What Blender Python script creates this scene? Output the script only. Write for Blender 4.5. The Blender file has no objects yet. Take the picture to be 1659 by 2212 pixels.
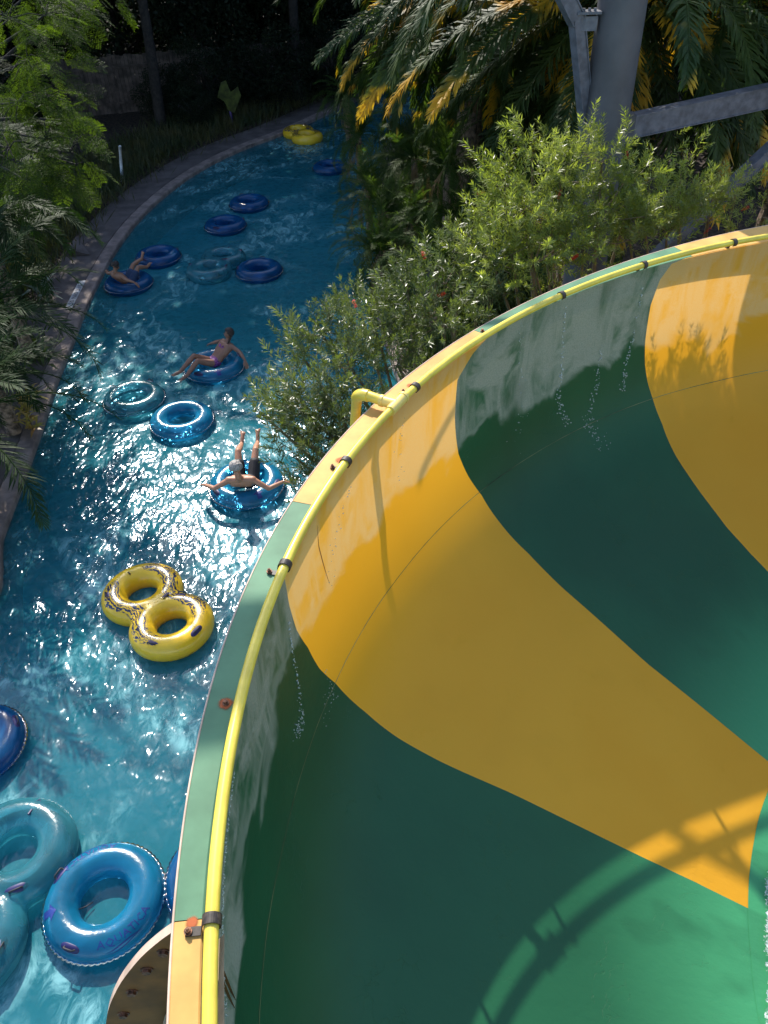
import bpy, math, random
import numpy as np
from mathutils import Vector, Matrix, Quaternion
random.seed(7); rng = np.random.default_rng(7)
R_ = math.radians
sc = bpy.context.scene; COL = sc.collection

# ------------------------------------------------------------------ camera
FPX, CX, CY, CAMH = 1723.0, 829.5, 1106.0, 8.5
def cam_matrix(vp=(900, 3159)):
    d = np.array([(vp[0]-CX)/FPX, -(vp[1]-CY)/FPX, -1.0]); d /= np.linalg.norm(d)
    up = -d; fw = np.array([0, 0, -1.0]); fh = fw-up*(fw@up); fh /= np.linalg.norm(fh)
    return np.array([np.cross(fh, up), fh, up])
CR = cam_matrix()
cd = bpy.data.cameras.new("camera"); cam = bpy.data.objects.new("camera", cd); COL.objects.link(cam)
m4 = Matrix([list(CR[i])+[0] for i in range(3)]+[[0, 0, 0, 1]]); m4.translation = Vector((0, 0, CAMH))
cam.matrix_world = m4
cd.sensor_fit = 'VERTICAL'; cd.sensor_height = 24; cd.lens = 24*FPX/2212.0
cd.clip_start = 0.05; cd.clip_end = 2000
sc.camera = cam
# ------------------------------------------------------------------ light
SUN_EL, SUN_AZ = 41.0, -17.5          # azimuth from +Y towards +X
SV = Vector((math.cos(R_(SUN_EL))*math.sin(R_(SUN_AZ)), math.cos(R_(SUN_EL))*math.cos(R_(SUN_AZ)), math.sin(R_(SUN_EL))))
w = bpy.data.worlds.new("World"); sc.world = w; w.use_nodes = True
nt = w.node_tree; bg = nt.nodes["Background"]; sky = nt.nodes.new("ShaderNodeTexSky")
sky.sky_type = 'NISHITA'; sky.sun_disc = False; sky.sun_elevation = R_(SUN_EL); sky.sun_rotation = R_(SUN_AZ)
nt.links.new(sky.outputs[0], bg.inputs[0]); bg.inputs[1].default_value = 0.15
sl = bpy.data.lights.new("sun", 'SUN'); sl.energy = 3.4; sl.angle = R_(0.5); sl.color = (1.0, 0.95, 0.86)
so = bpy.data.objects.new("sun", sl); COL.objects.link(so)
so.rotation_mode = 'QUATERNION'; so.rotation_quaternion = SV.to_track_quat('Z', 'Y'); so.location = (0, 0, 40)
sc.view_settings.view_transform = 'Standard'; sc.view_settings.look = 'None'
sc.view_settings.exposure = 1.05; sc.view_settings.gamma = 1.0
sc.cycles.max_bounces = 8; sc.cycles.transparent_max_bounces = 24; sc.cycles.sample_clamp_indirect = 4.0
sc.cycles.caustics_reflective = False; sc.cycles.caustics_refractive = False

# ------------------------------------------------------------------ helpers
def ray(x, y):
    return CR @ np.array([(x-CX)/FPX, -(y-CY)/FPX, -1.0])
def U(x, y, z=0.0):            # point at height z that the photo shows at (x, y)
    d = ray(x, y); t = (z-CAMH)/d[2]; return np.array([d[0]*t, d[1]*t, z])
def UD(x, y, dist):            # point at horizontal distance dist
    d = ray(x, y); t = dist/d[1]; return np.array([d[0]*t, d[1]*t, CAMH+d[2]*t])

def tag(o, label=None, cat=None, group=None, kind=None):
    if label: o['label'] = label
    if cat: o['category'] = cat
    if group: o['group'] = group
    if kind: o['kind'] = kind
    return o
def thing(name, label, cat, loc=(0, 0, 0), rz=0, group=None):
    o = bpy.data.objects.new(name, None); o.empty_display_size = .2; COL.objects.link(o)
    o.location = loc; o.rotation_euler = (0, 0, rz); return tag(o, label, cat, group)
def obj(name, me, parent=None, mat=None, loc=None):
    o = bpy.data.objects.new(name, me); COL.objects.link(o)
    if mat is not None and not me.materials: me.materials.append(mat)
    if parent is not None: o.parent = parent
    if loc is not None: o.location = loc
    return o
def mk(name, V, F, mat=None, smooth=True, uv=None):
    V = np.asarray(V, dtype=np.float32).reshape(-1, 3); me = bpy.data.meshes.new(name)
    if isinstance(F, np.ndarray):
        n, k = F.shape
        me.vertices.add(len(V)); me.vertices.foreach_set('co', V.ravel())
        me.loops.add(n*k); me.loops.foreach_set('vertex_index', F.astype(np.int32).ravel())
        me.polygons.add(n); me.polygons.foreach_set('loop_start', np.arange(0, n*k, k, dtype=np.int32))
        me.polygons.foreach_set('loop_total', np.full(n, k, dtype=np.int32))
        me.update(calc_edges=True)
    else:
        me.from_pydata(V.tolist(), [], [list(f) for f in F]); me.update()
    if uv is not None:
        l = me.uv_layers.new(name='UVMap'); vi = np.empty(len(me.loops), dtype=np.int32); me.loops.foreach_get('vertex_index', vi)
        l.data.foreach_set('uv', np.asarray(uv, dtype=np.float32)[vi].ravel())
    me.polygons.foreach_set('use_smooth', np.full(len(me.polygons), smooth)); me.validate()
    if mat: me.materials.append(mat)
    return me
class MB:                       # gathers shapes into one mesh
    def __init__(s): s.V = []; s.F = []; s.n = 0
    def add(s, V, F):
        V = np.asarray(V, float).reshape(-1, 3); s.V.append(V); s.F += [tuple(i+s.n for i in f) for f in F]; s.n += len(V)
    def grid(s, G, closed_u=False, closed_v=False):
        G = np.asarray(G, float); a, b = G.shape[:2]; F = []
        for i in range(a if closed_u else a-1):
            for j in range(b if closed_v else b-1):
                i2, j2 = (i+1) % a, (j+1) % b; F.append((i*b+j, i2*b+j, i2*b+j2, i*b+j2))
        s.add(G.reshape(-1, 3), F)
    def tube(s, P, r, n=10, closed=False, cap=True):
        P = np.asarray(P, float); m = len(P); r = np.broadcast_to(np.asarray(r, float), (m,))
        T = (np.roll(P, -1, 0)-np.roll(P, 1, 0)) if closed else np.gradient(P, axis=0)
        T /= np.linalg.norm(T, axis=1)[:, None]+1e-12
        a = np.array([0, 0, 1.0]) if abs(T[0][2]) < .9 else np.array([1.0, 0, 0]); N = np.cross(T[0], a); N /= np.linalg.norm(N)
        rings = []
        for i in range(m):
            N = N-T[i]*(N@T[i]); N /= np.linalg.norm(N); B = np.cross(T[i], N)
            ang = np.linspace(0, 2*np.pi, n, endpoint=False)
            rings.append(P[i]+r[i]*(np.cos(ang)[:, None]*N+np.sin(ang)[:, None]*B))
        k0 = s.n; s.grid(np.array(rings), closed_u=closed, closed_v=True)
        if cap and not closed:
            s.F.append(tuple(k0+j for j in range(n))[::-1]); s.F.append(tuple(k0+(m-1)*n+j for j in range(n)))
    def box(s, c, size, M=None, bev=0):
        x, y, z = np.array(size)/2.0
        V = np.array([(a*x, b*y, d*z) for a in (-1, 1) for b in (-1, 1) for d in (-1, 1)])
        if M is not None: V = V @ np.asarray(M).T
        s.add(V+np.asarray(c), [(0, 1, 3, 2), (4, 6, 7, 5), (0, 4, 5, 1), (2, 3, 7, 6), (0, 2, 6, 4), (1, 5, 7, 3)])
    def ball(s, c, r, n=10, m=7):
        r = np.broadcast_to(np.asarray(r, float), (3,)); ph = np.linspace(0.02, np.pi-.02, m); th = np.linspace(0, 2*np.pi, n, endpoint=False)
        G = np.array([[(math.sin(p)*math.cos(t)*r[0]+c[0], math.sin(p)*math.sin(t)*r[1]+c[1], math.cos(p)*r[2]+c[2]) for t in th] for p in ph])
        k0 = s.n; s.grid(G, closed_v=True); s.F.append(tuple(k0+j for j in range(n))); s.F.append(tuple(k0+(m-1)*n+j for j in range(n))[::-1])
    def cyl(s, a, b, r, n=14, r2=None): s.tube([a, b], [r, r if r2 is None else r2], n)
    def build(s, name, mat=None, smooth=False): return mk(name, np.concatenate(s.V), s.F, mat, smooth)
def auto_smooth(o, deg=40):
    me = o.data
    try: me.set_sharp_from_angle(angle=R_(deg))
    except Exception: pass
    return o
def spline(P, n):               # Catmull-Rom resample
    P = np.asarray(P, float); P = np.vstack([2*P[0]-P[1], P, 2*P[-1]-P[-2]]); out = []
    for i in range(1, len(P)-2):
        for t in np.linspace(0, 1, n, endpoint=False):
            a, b, c, d = P[i-1:i+3]
            out.append(.5*((2*b)+(-a+c)*t+(2*a-5*b+4*c-d)*t*t+(-a+3*b-3*c+d)*t**3))
    out.append(P[-2]); return np.array(out)
def evaluated(o):               # bake an object's modifiers into a mesh and drop the object
    dg = bpy.context.evaluated_depsgraph_get(); dg.update()
    me = bpy.data.meshes.new_from_object(o.evaluated_get(dg)); bpy.data.objects.remove(o); return me
def text_mesh(body, size=1.0, res=2):
    c = bpy.data.curves.new('t', 'FONT'); c.body = body; c.size = size; c.resolution_u = res; c.align_x = 'CENTER'; c.align_y = 'CENTER'; c.extrude = 0.0
    o = bpy.data.objects.new('t', c); COL.objects.link(o); me = evaluated(o); return me

# ------------------------------------------------------------------ materials
class NM:
    def __init__(s, name):
        s.m = bpy.data.materials.new(name); s.m.use_nodes = True; s.t = s.m.node_tree; s.t.nodes.clear()
        s.out = s.n('OutputMaterial')
    def n(s, ty, **kw):
        x = s.t.nodes.new('ShaderNode'+ty)
        for k, v in kw.items(): setattr(x, k, v)
        return x
    def l(s, a, b): s.t.links.new(a, b)
    def put(s, sock, v):
        if isinstance(v, bpy.types.NodeSocket): s.l(v, sock)
        elif isinstance(v, tuple) and len(v) == 3 and sock.type == 'RGBA': sock.default_value = (*v, 1)
        else: sock.default_value = v
    def math(s, op, a, b=None, c=None, clamp=False):
        x = s.n('Math', operation=op, use_clamp=clamp); s.put(x.inputs[0], a)
        if b is not None: s.put(x.inputs[1], b)
        if c is not None: s.put(x.inputs[2], c)
        return x.outputs[0]
    def mix(s, f, a, b, mode='MIX'):
        x = s.n('MixRGB', blend_type=mode); s.put(x.inputs[0], f); s.put(x.inputs[1], a); s.put(x.inputs[2], b); return x.outputs[0]
    def coord(s, k='Object', scale=None):
        c = s.n('TexCoord').outputs[k]
        if scale is not None:
            mp = s.n('Mapping'); s.l(c, mp.inputs[0]); mp.inputs['Scale'].default_value = scale; return mp.outputs[0]
        return c
    def noise(s, vec, scale, detail=3, rough=.55, dist=0):
        x = s.n('TexNoise'); s.l(vec, x.inputs['Vector']); x.inputs['Scale'].default_value = scale
        x.inputs['Detail'].default_value = detail; x.inputs['Roughness'].default_value = rough; x.inputs['Distortion'].default_value = dist
        return x.outputs[0]
    def ramp(s, v, a, b, ca=0., cb=1.):
        x = s.n('MapRange'); x.interpolation_type = 'SMOOTHSTEP'; s.put(x.inputs[0], v)
        for i, q in zip((1, 2, 3, 4), (a, b, ca, cb)): x.inputs[i].default_value = q
        return x.outputs[0]
    def bump(s, h, strength=1.0, dist=.01, normal=None):
        x = s.n('Bump'); x.inputs['Strength'].default_value = strength; x.inputs['Distance'].default_value = dist; s.l(h, x.inputs['Height'])
        if normal is not None: s.l(normal, x.inputs['Normal'])
        return x.outputs[0]
    def pbr(s, col, rough=.5, metal=0, normal=None, **kw):
        p = s.n('BsdfPrincipled'); s.put(p.inputs['Base Color'], col); s.put(p.inputs['Roughness'], rough); s.put(p.inputs['Metallic'], metal)
        if normal is not None: s.l(normal, p.inputs['Normal'])
        for k, v in kw.items(): s.put(p.inputs[k], v)
        return p.outputs[0]
    def done(s, sh): s.l(sh, s.out.inputs[0]); return s.m
    def mixs(s, f, a, b):
        x = s.n('MixShader'); s.put(x.inputs[0], f); s.l(a, x.inputs[1]); s.l(b, x.inputs[2]); return x.outputs[0]

def m_simple(name, col, rough=.5, metal=0, var=.15, scale=6, bump=0, bscale=60, **kw):
    M = NM(name); c = M.coord('Object'); n = M.noise(c, scale, 4)
    dark = tuple(v*(1-var*1.6) for v in col); lite = tuple(min(1, v*(1+var)) for v in col)
    cc = M.mix(M.ramp(n, .3, .7), dark, lite)
    nb = M.bump(M.noise(c, bscale, 3), .6, bump) if bump else None
    return M.done(M.pbr(cc, rough, metal, nb, **kw))
def m_leaf(name, a, b, trans=.35, rough=.35, rnd=None, spec=.5, fac=.5):
    # leaf colour varies from clump to clump (noise) and plant part to plant part
    M = NM(name); c = M.coord('Object'); n = M.ramp(M.noise(c, 1.3, 3), .35, .65); n2 = M.ramp(M.noise(c, 14, 2), .3, .7)
    cc = M.mix(n, a, b); cc = M.mix(M.math('MULTIPLY', n2, .35), cc, tuple(v*.45 for v in a))
    cc = M.mix(M.math('MULTIPLY', M.ramp(M.noise(c, .8, 2), .5, .68), .45), cc, tuple(v*.55 for v in a))
    if rnd:
        oi = M.n('ObjectInfo'); f = M.ramp(oi.outputs['Random'], rnd[1], rnd[1]+.05); nn = M.ramp(M.noise(c, .9, 2), .50, .60)
        cc = M.mix(M.math('MULTIPLY', f, nn), cc, rnd[0])  # sunlit gold of dry frond tips, painted in as noise patches
    p = M.pbr(cc, rough, 0, None, **{'Specular IOR Level': spec})
    t = M.n('BsdfTranslucent'); bright = M.mix(1.0, cc, (1.9, 2.1, .8), 'MULTIPLY'); M.l(bright, t.inputs[0])
    return M.done(M.mixs(trans, p, t.outputs[0]))

def m_panel(name, base, wet, fade, chalk, fade_depth, fade_amt, trans):
    # UV: u metres along the rim, v metres down the wall. Mineral film near the top, crazed gelcoat lower down
    M = NM(name); uv = M.coord('UV'); sx = M.n('SeparateXYZ'); M.l(uv, sx.inputs[0]); v = sx.outputs[1]
    st = M.n('Mapping'); M.l(uv, st.inputs[0]); st.inputs['Scale'].default_value = (1, .18, 1); st.inputs['Rotation'].default_value = (0, 0, .25)
    edge = M.noise(uv, 1.0, 4, .5, .9); d = M.math('SUBTRACT', M.math('MULTIPLY', edge, 1.1), M.math('SUBTRACT', v, fade_depth-.55))
    film = M.ramp(d, -.05, .09)
    streak = M.ramp(M.noise(st.outputs[0], 3.2, 5, .62, .6), .36, .60); gr = M.ramp(M.noise(uv, 60, 3, .8), .3, .62)
    patch = M.ramp(M.noise(uv, 1.7, 4, .6, .5), .42, .60)
    f = M.math('MULTIPLY', M.math('MULTIPLY', film, M.math('MAXIMUM', streak, patch)), fade_amt)
    f = M.math('MULTIPLY', f, M.math('ADD', M.math('MULTIPLY', gr, .35), .65))
    rim = M.math('MULTIPLY', M.ramp(d, -.03, .06), M.ramp(d, .22, .08)); f = M.math('MAXIMUM', f, M.math('MULTIPLY', rim, fade_amt*.55))
    low = M.ramp(M.noise(uv, .5, 3), .35, .65); bc = M.mix(low, base, wet)
    col = M.mix(f, M.mix(M.math('MULTIPLY', film, .4), bc, fade), chalk)
    blot = M.n('TexVoronoi'); M.l(uv, blot.inputs['Vector']); blot.inputs['Scale'].default_value = .8
    if trans < .1: col = M.mix(M.math('MULTIPLY', M.ramp(v, 3.6, 5.6), M.ramp(M.noise(uv, .7, 3), .15, .45)), col, (.055, .30, .125))   # sunlit green of the bowl floor put into the colour, paler lower down
    col = M.mix(M.math('MULTIPLY', M.ramp(M.noise(uv, .8, 2), .60, .66), .22 if trans < .1 else .07), col, tuple(x*.7 for x in base))
    crk = M.n('TexVoronoi', feature='DISTANCE_TO_EDGE'); mp = M.n('Mapping'); M.l(uv, mp.inputs[0]); mp.inputs['Scale'].default_value = (1.3, 2.6, 1)
    wv = M.n('VectorMath', operation='ADD'); M.l(mp.outputs[0], wv.inputs[0]); nz = M.n('TexNoise'); M.l(uv, nz.inputs['Vector']); nz.inputs['Scale'].default_value = 4; nz.inputs['Detail'].default_value = 4
    M.l(nz.outputs['Color'], wv.inputs[1]); M.l(wv.outputs[0], crk.inputs['Vector']); crk.inputs['Scale'].default_value = 2.2
    ck = M.math('MULTIPLY', M.ramp(crk.outputs['Distance'], .012, .0), M.ramp(M.noise(uv, 2.4, 2), .54, .62))
    hgt = M.math('SUBTRACT', M.noise(uv, 9, 3), M.math('MULTIPLY', ck, .6))
    nb = M.bump(hgt, .5, .006); nb = M.bump(M.noise(uv, 1.1, 2), .4, .02, nb)
    rough = M.math('ADD', M.math('MULTIPLY', f, .2), .44)
    tl_ = M.n('BsdfTranslucent'); M.l(M.mix(1.0, col, (1.0, .9, .7), 'MULTIPLY'), tl_.inputs[0]); return M.done(M.mixs(trans, M.pbr(col, rough, 0, nb, **{'Specular IOR Level': .3}), tl_.outputs[0]))

MT = {}
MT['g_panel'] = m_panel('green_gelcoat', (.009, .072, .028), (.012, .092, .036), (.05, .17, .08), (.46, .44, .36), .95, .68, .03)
MT['y_panel'] = m_panel('yellow_gelcoat', (.90, .42, .022), (.93, .45, .028), (.92, .48, .06), (.90, .62, .30), .95, .65, .32)
MT['g_flange'] = m_simple('faded_green_gelcoat', (.105, .225, .13), .6, var=.13, scale=3, bump=.001, bscale=20, **{'Specular IOR Level': .2})
MT['y_flange'] = m_simple('faded_yellow_gelcoat', (.62, .36, .105), .6, var=.13, scale=3, bump=.001, bscale=20, **{'Specular IOR Level': .2})
MT['y_edge'] = m_simple('raw_fibreglass_edge', (.62, .45, .34), .7)
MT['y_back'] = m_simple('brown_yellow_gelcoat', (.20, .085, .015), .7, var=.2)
MT['pipe'] = m_simple('yellow_pipe_paint', (.82, .62, .075), .34, var=.12, scale=5, bump=.0008, bscale=30)
MT['fitting'] = m_simple('yellow_fitting_paint', (.84, .62, .16), .35, var=.06)
MT['strap'] = m_simple('dark_rubber_strap', (.05, .035, .025), .55, var=.4, scale=30)
MT['bolt'] = m_simple('rusty_bolt', (.20, .09, .05), .6, .4, var=.5, scale=60, bump=.004)
MT['steel'] = m_simple('galvanised_steel', (.095, .095, .105), .55, .15, var=.15, scale=1.6, bump=.003, bscale=120)
MT['steel_light'] = m_simple('galvanised_beam', (.13, .135, .16), .5, .15, var=.2, scale=9, bump=.003)
MT['concrete'] = m_simple('pool_deck_concrete', (.12, .098, .09), .85, var=.22, scale=2.3, bump=.004, bscale=80)
MT['coping'] = m_simple('coping_concrete', (.26, .20, .175), .8, var=.25, scale=4, bump=.004, bscale=60)
MT['soil'] = m_simple('mulch_soil', (.055, .038, .026), .95, var=.5, scale=9, bump=.05, bscale=25)
MT['wood'] = m_simple('old_fence_wood', (.10, .075, .062), .85, var=.35, scale=3, bump=.006)
MT['bark'] = m_simple('bark', (.022, .018, .015), .9, var=.4, scale=9, bump=.03, bscale=18)
MT['palmtrunk'] = m_simple('palm_trunk_fibre', (.24, .17, .12), .95, var=.5, scale=10, bump=.05, bscale=16)
MT['twig'] = m_simple('twig', (.20, .15, .09), .8)
MT['white'] = m_simple('white_plastic', (.62, .64, .66), .5)
MT['ink'] = m_simple('black_ink', (.025, .025, .03), .6)
MT['tile'] = m_simple('white_marker_tile', (.55, .53, .52), .6)
MT['sign'] = m_simple('lime_sign_paint', (.34, .60, .05), .5, var=.08)
MT['purple'] = m_simple('purple_post_paint', (.06, .03, .16), .5)
MT['navy'] = m_simple('navy_vinyl', (.018, .015, .11), .5, var=.2)
MT['navy_print'] = m_simple('navy_print', (.008, .03, .20), .5)
MT['red'] = m_leaf('red_flower', (.62, .02, .015), (.75, .06, .03), .3, .6)
MT['frond'] = m_leaf('palm_frond_green', (.035, .066, .018), (.070, .105, .024), .34, .55, ((.55, .33, .03), .38), .25)
MT['frond_dead'] = m_leaf('dry_frond', (.24, .15, .07), (.30, .2, .1), .25, .6)
MT['frond_small'] = m_leaf('small_palm_green', (.035, .075, .015), (.075, .12, .025), .42, .6, None, .2)
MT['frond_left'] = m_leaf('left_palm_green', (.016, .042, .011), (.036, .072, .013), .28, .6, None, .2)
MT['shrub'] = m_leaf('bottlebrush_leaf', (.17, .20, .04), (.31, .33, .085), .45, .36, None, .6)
MT['shrub_dark'] = m_leaf('bottlebrush_shaded_leaf', (.075, .10, .03), (.16, .19, .06), .32, .36, None, .6)  # darker leaf for the less lit shrubs, shade put into the colour
MT['feather'] = m_leaf('feathery_leaf', (.03, .052, .009), (.10, .15, .016), .48, .6, None, .15)
MT['dark'] = m_leaf('dense_dark_leaf', (.008, .016, .007), (.015, .025, .009), .15, .6, None, .2)
MT['ground_leaf'] = m_leaf('ground_cover_leaf', (.035, .07, .02), (.10, .13, .03), .35, .45)
MT['croton'] = m_leaf('croton_leaf', (.34, .32, .05), (.45, .16, .06), .3, .4)
MT['grass_leaf'] = m_leaf('tall_grass', (.04, .06, .02), (.10, .09, .03), .3, .6)
def m_skin(name, c):
    M = NM(name); o = M.coord('Object'); cc = M.mix(M.ramp(M.noise(o, 9, 3), .3, .7), tuple(v*.85 for v in c), c)
    return M.done(M.pbr(cc, .45, 0, M.bump(M.noise(o, 60, 2), .3, .002), **{'Subsurface Weight': .08, 'Subsurface Radius': (.02, .01, .005)}))

def m_vinyl(name, tint, body, opac=.5):
    M = NM(name); o = M.coord('Object'); tr = M.n('BsdfTransparent'); tr.inputs[0].default_value = (*tint, 1)
    d = M.n('BsdfDiffuse'); t = M.n('BsdfTranslucent'); n = M.ramp(M.noise(o, 3.5, 3), .3, .7)
    cc = M.mix(n, tuple(v*.7 for v in body), body); M.l(cc, d.inputs[0]); M.l(cc, t.inputs[0])
    nb = M.bump(M.noise(o, 26, 4, .7), .55, .006)
    b = M.mixs(.55, d.outputs[0], t.outputs[0]); lw = M.n('LayerWeight'); lw.inputs[0].default_value = .35
    f = M.math('ADD', opac, M.math('MULTIPLY', lw.outputs['Facing'], .4), clamp=True)
    s = M.mixs(f, tr.outputs[0], b); g = M.n('BsdfGlossy'); g.inputs['Roughness'].default_value = .16; M.l(nb, g.inputs['Normal'])
    fr = M.n('Fresnel'); fr.inputs[0].default_value = 1.5; M.l(nb, fr.inputs['Normal'])
    return M.done(M.mixs(M.math('MULTIPLY', fr.outputs[0], .9), s, g.outputs[0]))
MT['tube_blue'] = m_vinyl('clear_blue_vinyl', (.32, .76, .98), (.025, .46, .80), .46)
MT['tube_deep'] = m_vinyl('deep_blue_vinyl', (.16, .45, .92), (.012, .21, .52), .54)
MT['tube_teal'] = m_vinyl('clear_teal_vinyl', (.50, .84, .92), (.10, .50, .60), .36)

def m_yellow_tube():
    M = NM('yellow_vinyl_navy_print'); o = M.coord('Object'); sx = M.n('SeparateXYZ'); M.l(o, sx.inputs[0]); X, Y, Z = sx.outputs
    # printed bands run along both long sides of the figure eight, following the waist
    wob = M.math('MULTIPLY', M.math('COSINE', M.math('MULTIPLY', X, 7.5)), -.075)
    nz = M.noise(o, 5, 3)
    c0 = M.math('ADD', M.math('ADD', .36, wob), M.math('MULTIPLY', M.math('SUBTRACT', nz, .5), .10))
    dist = M.math('ABSOLUTE', M.math('SUBTRACT', M.math('ABSOLUTE', Y), c0))
    band = M.math('MULTIPLY', M.ramp(dist, .125, .105), M.ramp(Z, .02, .06))
    band = M.math('MULTIPLY', band, M.math('MULTIPLY', M.ramp(X, -.80, -.74), M.ramp(X, .72, .60)))
    st = M.n('Mapping'); M.l(o, st.inputs[0]); st.inputs['Scale'].default_value = (2.6, 11, 3)
    ln = M.noise(st.outputs[0], 2.3, 2, .5, 2.2); ph = M.math('ADD', M.math('MULTIPLY', M.math('SUBTRACT', M.math('ABSOLUTE', Y), c0), 120.0), M.math('MULTIPLY', M.noise(o, 7, 2), 26.0)); lines = M.math('MULTIPLY', M.ramp(M.math('SINE', ph), -.55, -.2), M.ramp(ln, .34, .40))
    end = M.ramp(X, .42, .62); dots = M.ramp(M.noise(o, 34, 1), .46, .5)
    f = M.math('MULTIPLY', band, lines); f = M.math('MULTIPLY', f, M.math('MAXIMUM', M.math('SUBTRACT', 1.0, end), dots))
    cc = M.mix(f, M.mix(M.ramp(M.noise(o, 3, 3), .3, .7), (.92, .56, .02), (.97, .63, .035)), (.018, .030, .085))
    nb = M.bump(M.noise(o, 30, 4, .7), .5, .006)
    p = M.pbr(cc, .26, 0, nb, **{'Coat Weight': .35, 'Coat Roughness': .1}); t = M.n('BsdfTranslucent'); M.l(cc, t.inputs[0])
    return M.done(M.mixs(.12, p, t.outputs[0]))
MT['tube_yellow'] = m_yellow_tube()

def m_water():
    M = NM('river_water'); o = M.coord('Object'); fl = M.n('Mapping'); M.l(o, fl.inputs[0]); fl.inputs['Scale'].default_value = (1, .55, 1); fl.inputs['Rotation'].default_value = (0, 0, .35)
    v = fl.outputs[0]
    big = M.noise(v, .9, 2, .5, .8); mid = M.noise(v, 3.2, 1, .5, .5); sml = M.noise(v, 11, 1, .5, .4); tiny = M.noise(o, 48, 2)
    amp = M.ramp(M.noise(o, .35, 2), .3, .7, .55, 1.1)
    b1 = M.bump(big, 1.0, .07); b2 = M.bump(mid, 1.0, .038, b1); b3 = M.bump(M.math('MULTIPLY', sml, amp), 1.0, .016, b2); b4 = b3
    fr = M.n('Fresnel'); fr.inputs[0].default_value = 1.36
    g = M.n('BsdfGlossy'); g.inputs['Roughness'].default_value = .12; g.inputs[0].default_value = (.82, .9, 1, 1); M.l(b4, g.inputs['Normal'])
    # rippled surface: bright filaments of wave-focused light, painted into the transparent tint
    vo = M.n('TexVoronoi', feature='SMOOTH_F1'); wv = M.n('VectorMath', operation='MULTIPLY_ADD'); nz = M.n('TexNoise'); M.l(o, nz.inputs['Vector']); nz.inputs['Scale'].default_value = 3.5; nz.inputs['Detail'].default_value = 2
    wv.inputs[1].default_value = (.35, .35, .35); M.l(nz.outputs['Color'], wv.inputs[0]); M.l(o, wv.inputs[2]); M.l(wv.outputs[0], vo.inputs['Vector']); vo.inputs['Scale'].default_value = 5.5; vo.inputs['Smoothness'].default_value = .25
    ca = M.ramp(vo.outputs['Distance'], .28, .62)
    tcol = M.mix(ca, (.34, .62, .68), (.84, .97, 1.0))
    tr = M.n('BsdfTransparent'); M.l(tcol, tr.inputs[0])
    # churned, aerated water
    st = M.n('Mapping'); M.l(o, st.inputs[0]); st.inputs['Scale'].default_value = (1.3, .6, 1); st.inputs['Rotation'].default_value = (0, 0, .5)
    fo = M.math('MULTIPLY', M.ramp(M.noise(o, .42, 3, .5, 1.2), .46, .60), M.ramp(M.noise(st.outputs[0], 3.4, 8, .72, .9), .40, .66))
    d = M.n('BsdfDiffuse'); M.l(M.mix(fo, (.022, .225, .275), (.22, .50, .53)), d.inputs[0])
    s = M.mixs(M.math('ADD', .48, M.math('MULTIPLY', fo, .32)), tr.outputs[0], d.outputs[0])
    return M.done(M.mixs(fr.outputs[0], s, g.outputs[0]))
MT['water'] = m_water()
def m_bed():
    M = NM('painted_river_bed'); o = M.coord('Object')
    cc = M.mix(M.ramp(M.noise(o, .5, 3, .5, .8), .35, .65), (.05, .32, .40), (.10, .42, .50))
    cc = M.mix(M.math('MULTIPLY', M.ramp(M.noise(o, 2.2, 5, .65, 1.0), .45, .7), .5), cc, (.20, .50, .56))
    return M.done(M.pbr(cc, .9))
MT['bed'] = m_bed()
def m_foam():
    M = NM('white_foam'); o = M.coord('Object'); n = M.noise(o, 38, 4, .7); d = M.pbr((.68, .76, .71), .35, 0, M.bump(n, 1, .03)); t = M.n('BsdfTransparent')
    f = M.ramp(M.noise(o, 22, 4, .75), .43, .60); return M.done(M.mixs(f, t.outputs[0], d))
MT['foam'] = m_foam()
def m_rust():
    M = NM('rust_stain'); uv = M.coord('UV'); ln = M.n('VectorMath', operation='LENGTH'); M.l(uv, ln.inputs[0])
    r = M.math('ADD', ln.outputs['Value'], M.math('MULTIPLY', M.math('SUBTRACT', M.noise(M.coord('Object'), 28, 3), .5), .5))
    f = M.ramp(r, 1.0, .45); t = M.n('BsdfTransparent'); p = M.pbr((.42, .10, .025), .8)
    return M.done(M.mixs(f, t.outputs[0], p))
MT['rust'] = m_rust()
MT['drop'] = NM('water_drop'); 
def _drop():
    M = MT['drop']; g = M.n('BsdfGlossy'); g.inputs['Roughness'].default_value = .1; d = M.n('BsdfDiffuse'); d.inputs[0].default_value = (.75, .8, .7, 1)
    t = M.n('BsdfTransparent'); return M.done(M.mixs(.45, t.outputs[0], M.mixs(.25, d.outputs[0], g.outputs[0])))
MT['drop'] = _drop()

# ------------------------------------------------------------------ setting: river, banks, path
LPX = [(0, 1165), (28, 1090), (60, 1003), (88, 925), (108, 862), (130, 800), (157, 735), (184, 665), (214, 602), (248, 540), (292, 480), (342, 430), (402, 383), (470, 343), (540, 312), (600, 290), (660, 264), (712, 240), (765, 216)]
LB = [U(x, y, .12)[:2] for x, y in LPX]
LB = [np.array([-6.9, -25.]), np.array([-6.6, -5.]), np.array([-6.2, 4.]), np.array([-5.75, 8.])]+LB+[np.array([3, 42.]), np.array([12, 46.]), np.array([40, 50.])]
LB = spline(LB, 6)
RB = spline([(1.2, -25), (1.0, -5), (.9, 5), (.8, 11), (.25, 15), (-.1, 18.5), (.1, 22), (.3, 27), (.6, 31), (2.5, 34.5), (7, 37), (14, 39), (40, 42)], 6)
def offs(P, d):
    T = np.gradient(P, axis=0); T /= np.linalg.norm(T, axis=1)[:, None]; return P+d*np.c_[-T[:, 1], T[:, 0]]
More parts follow.
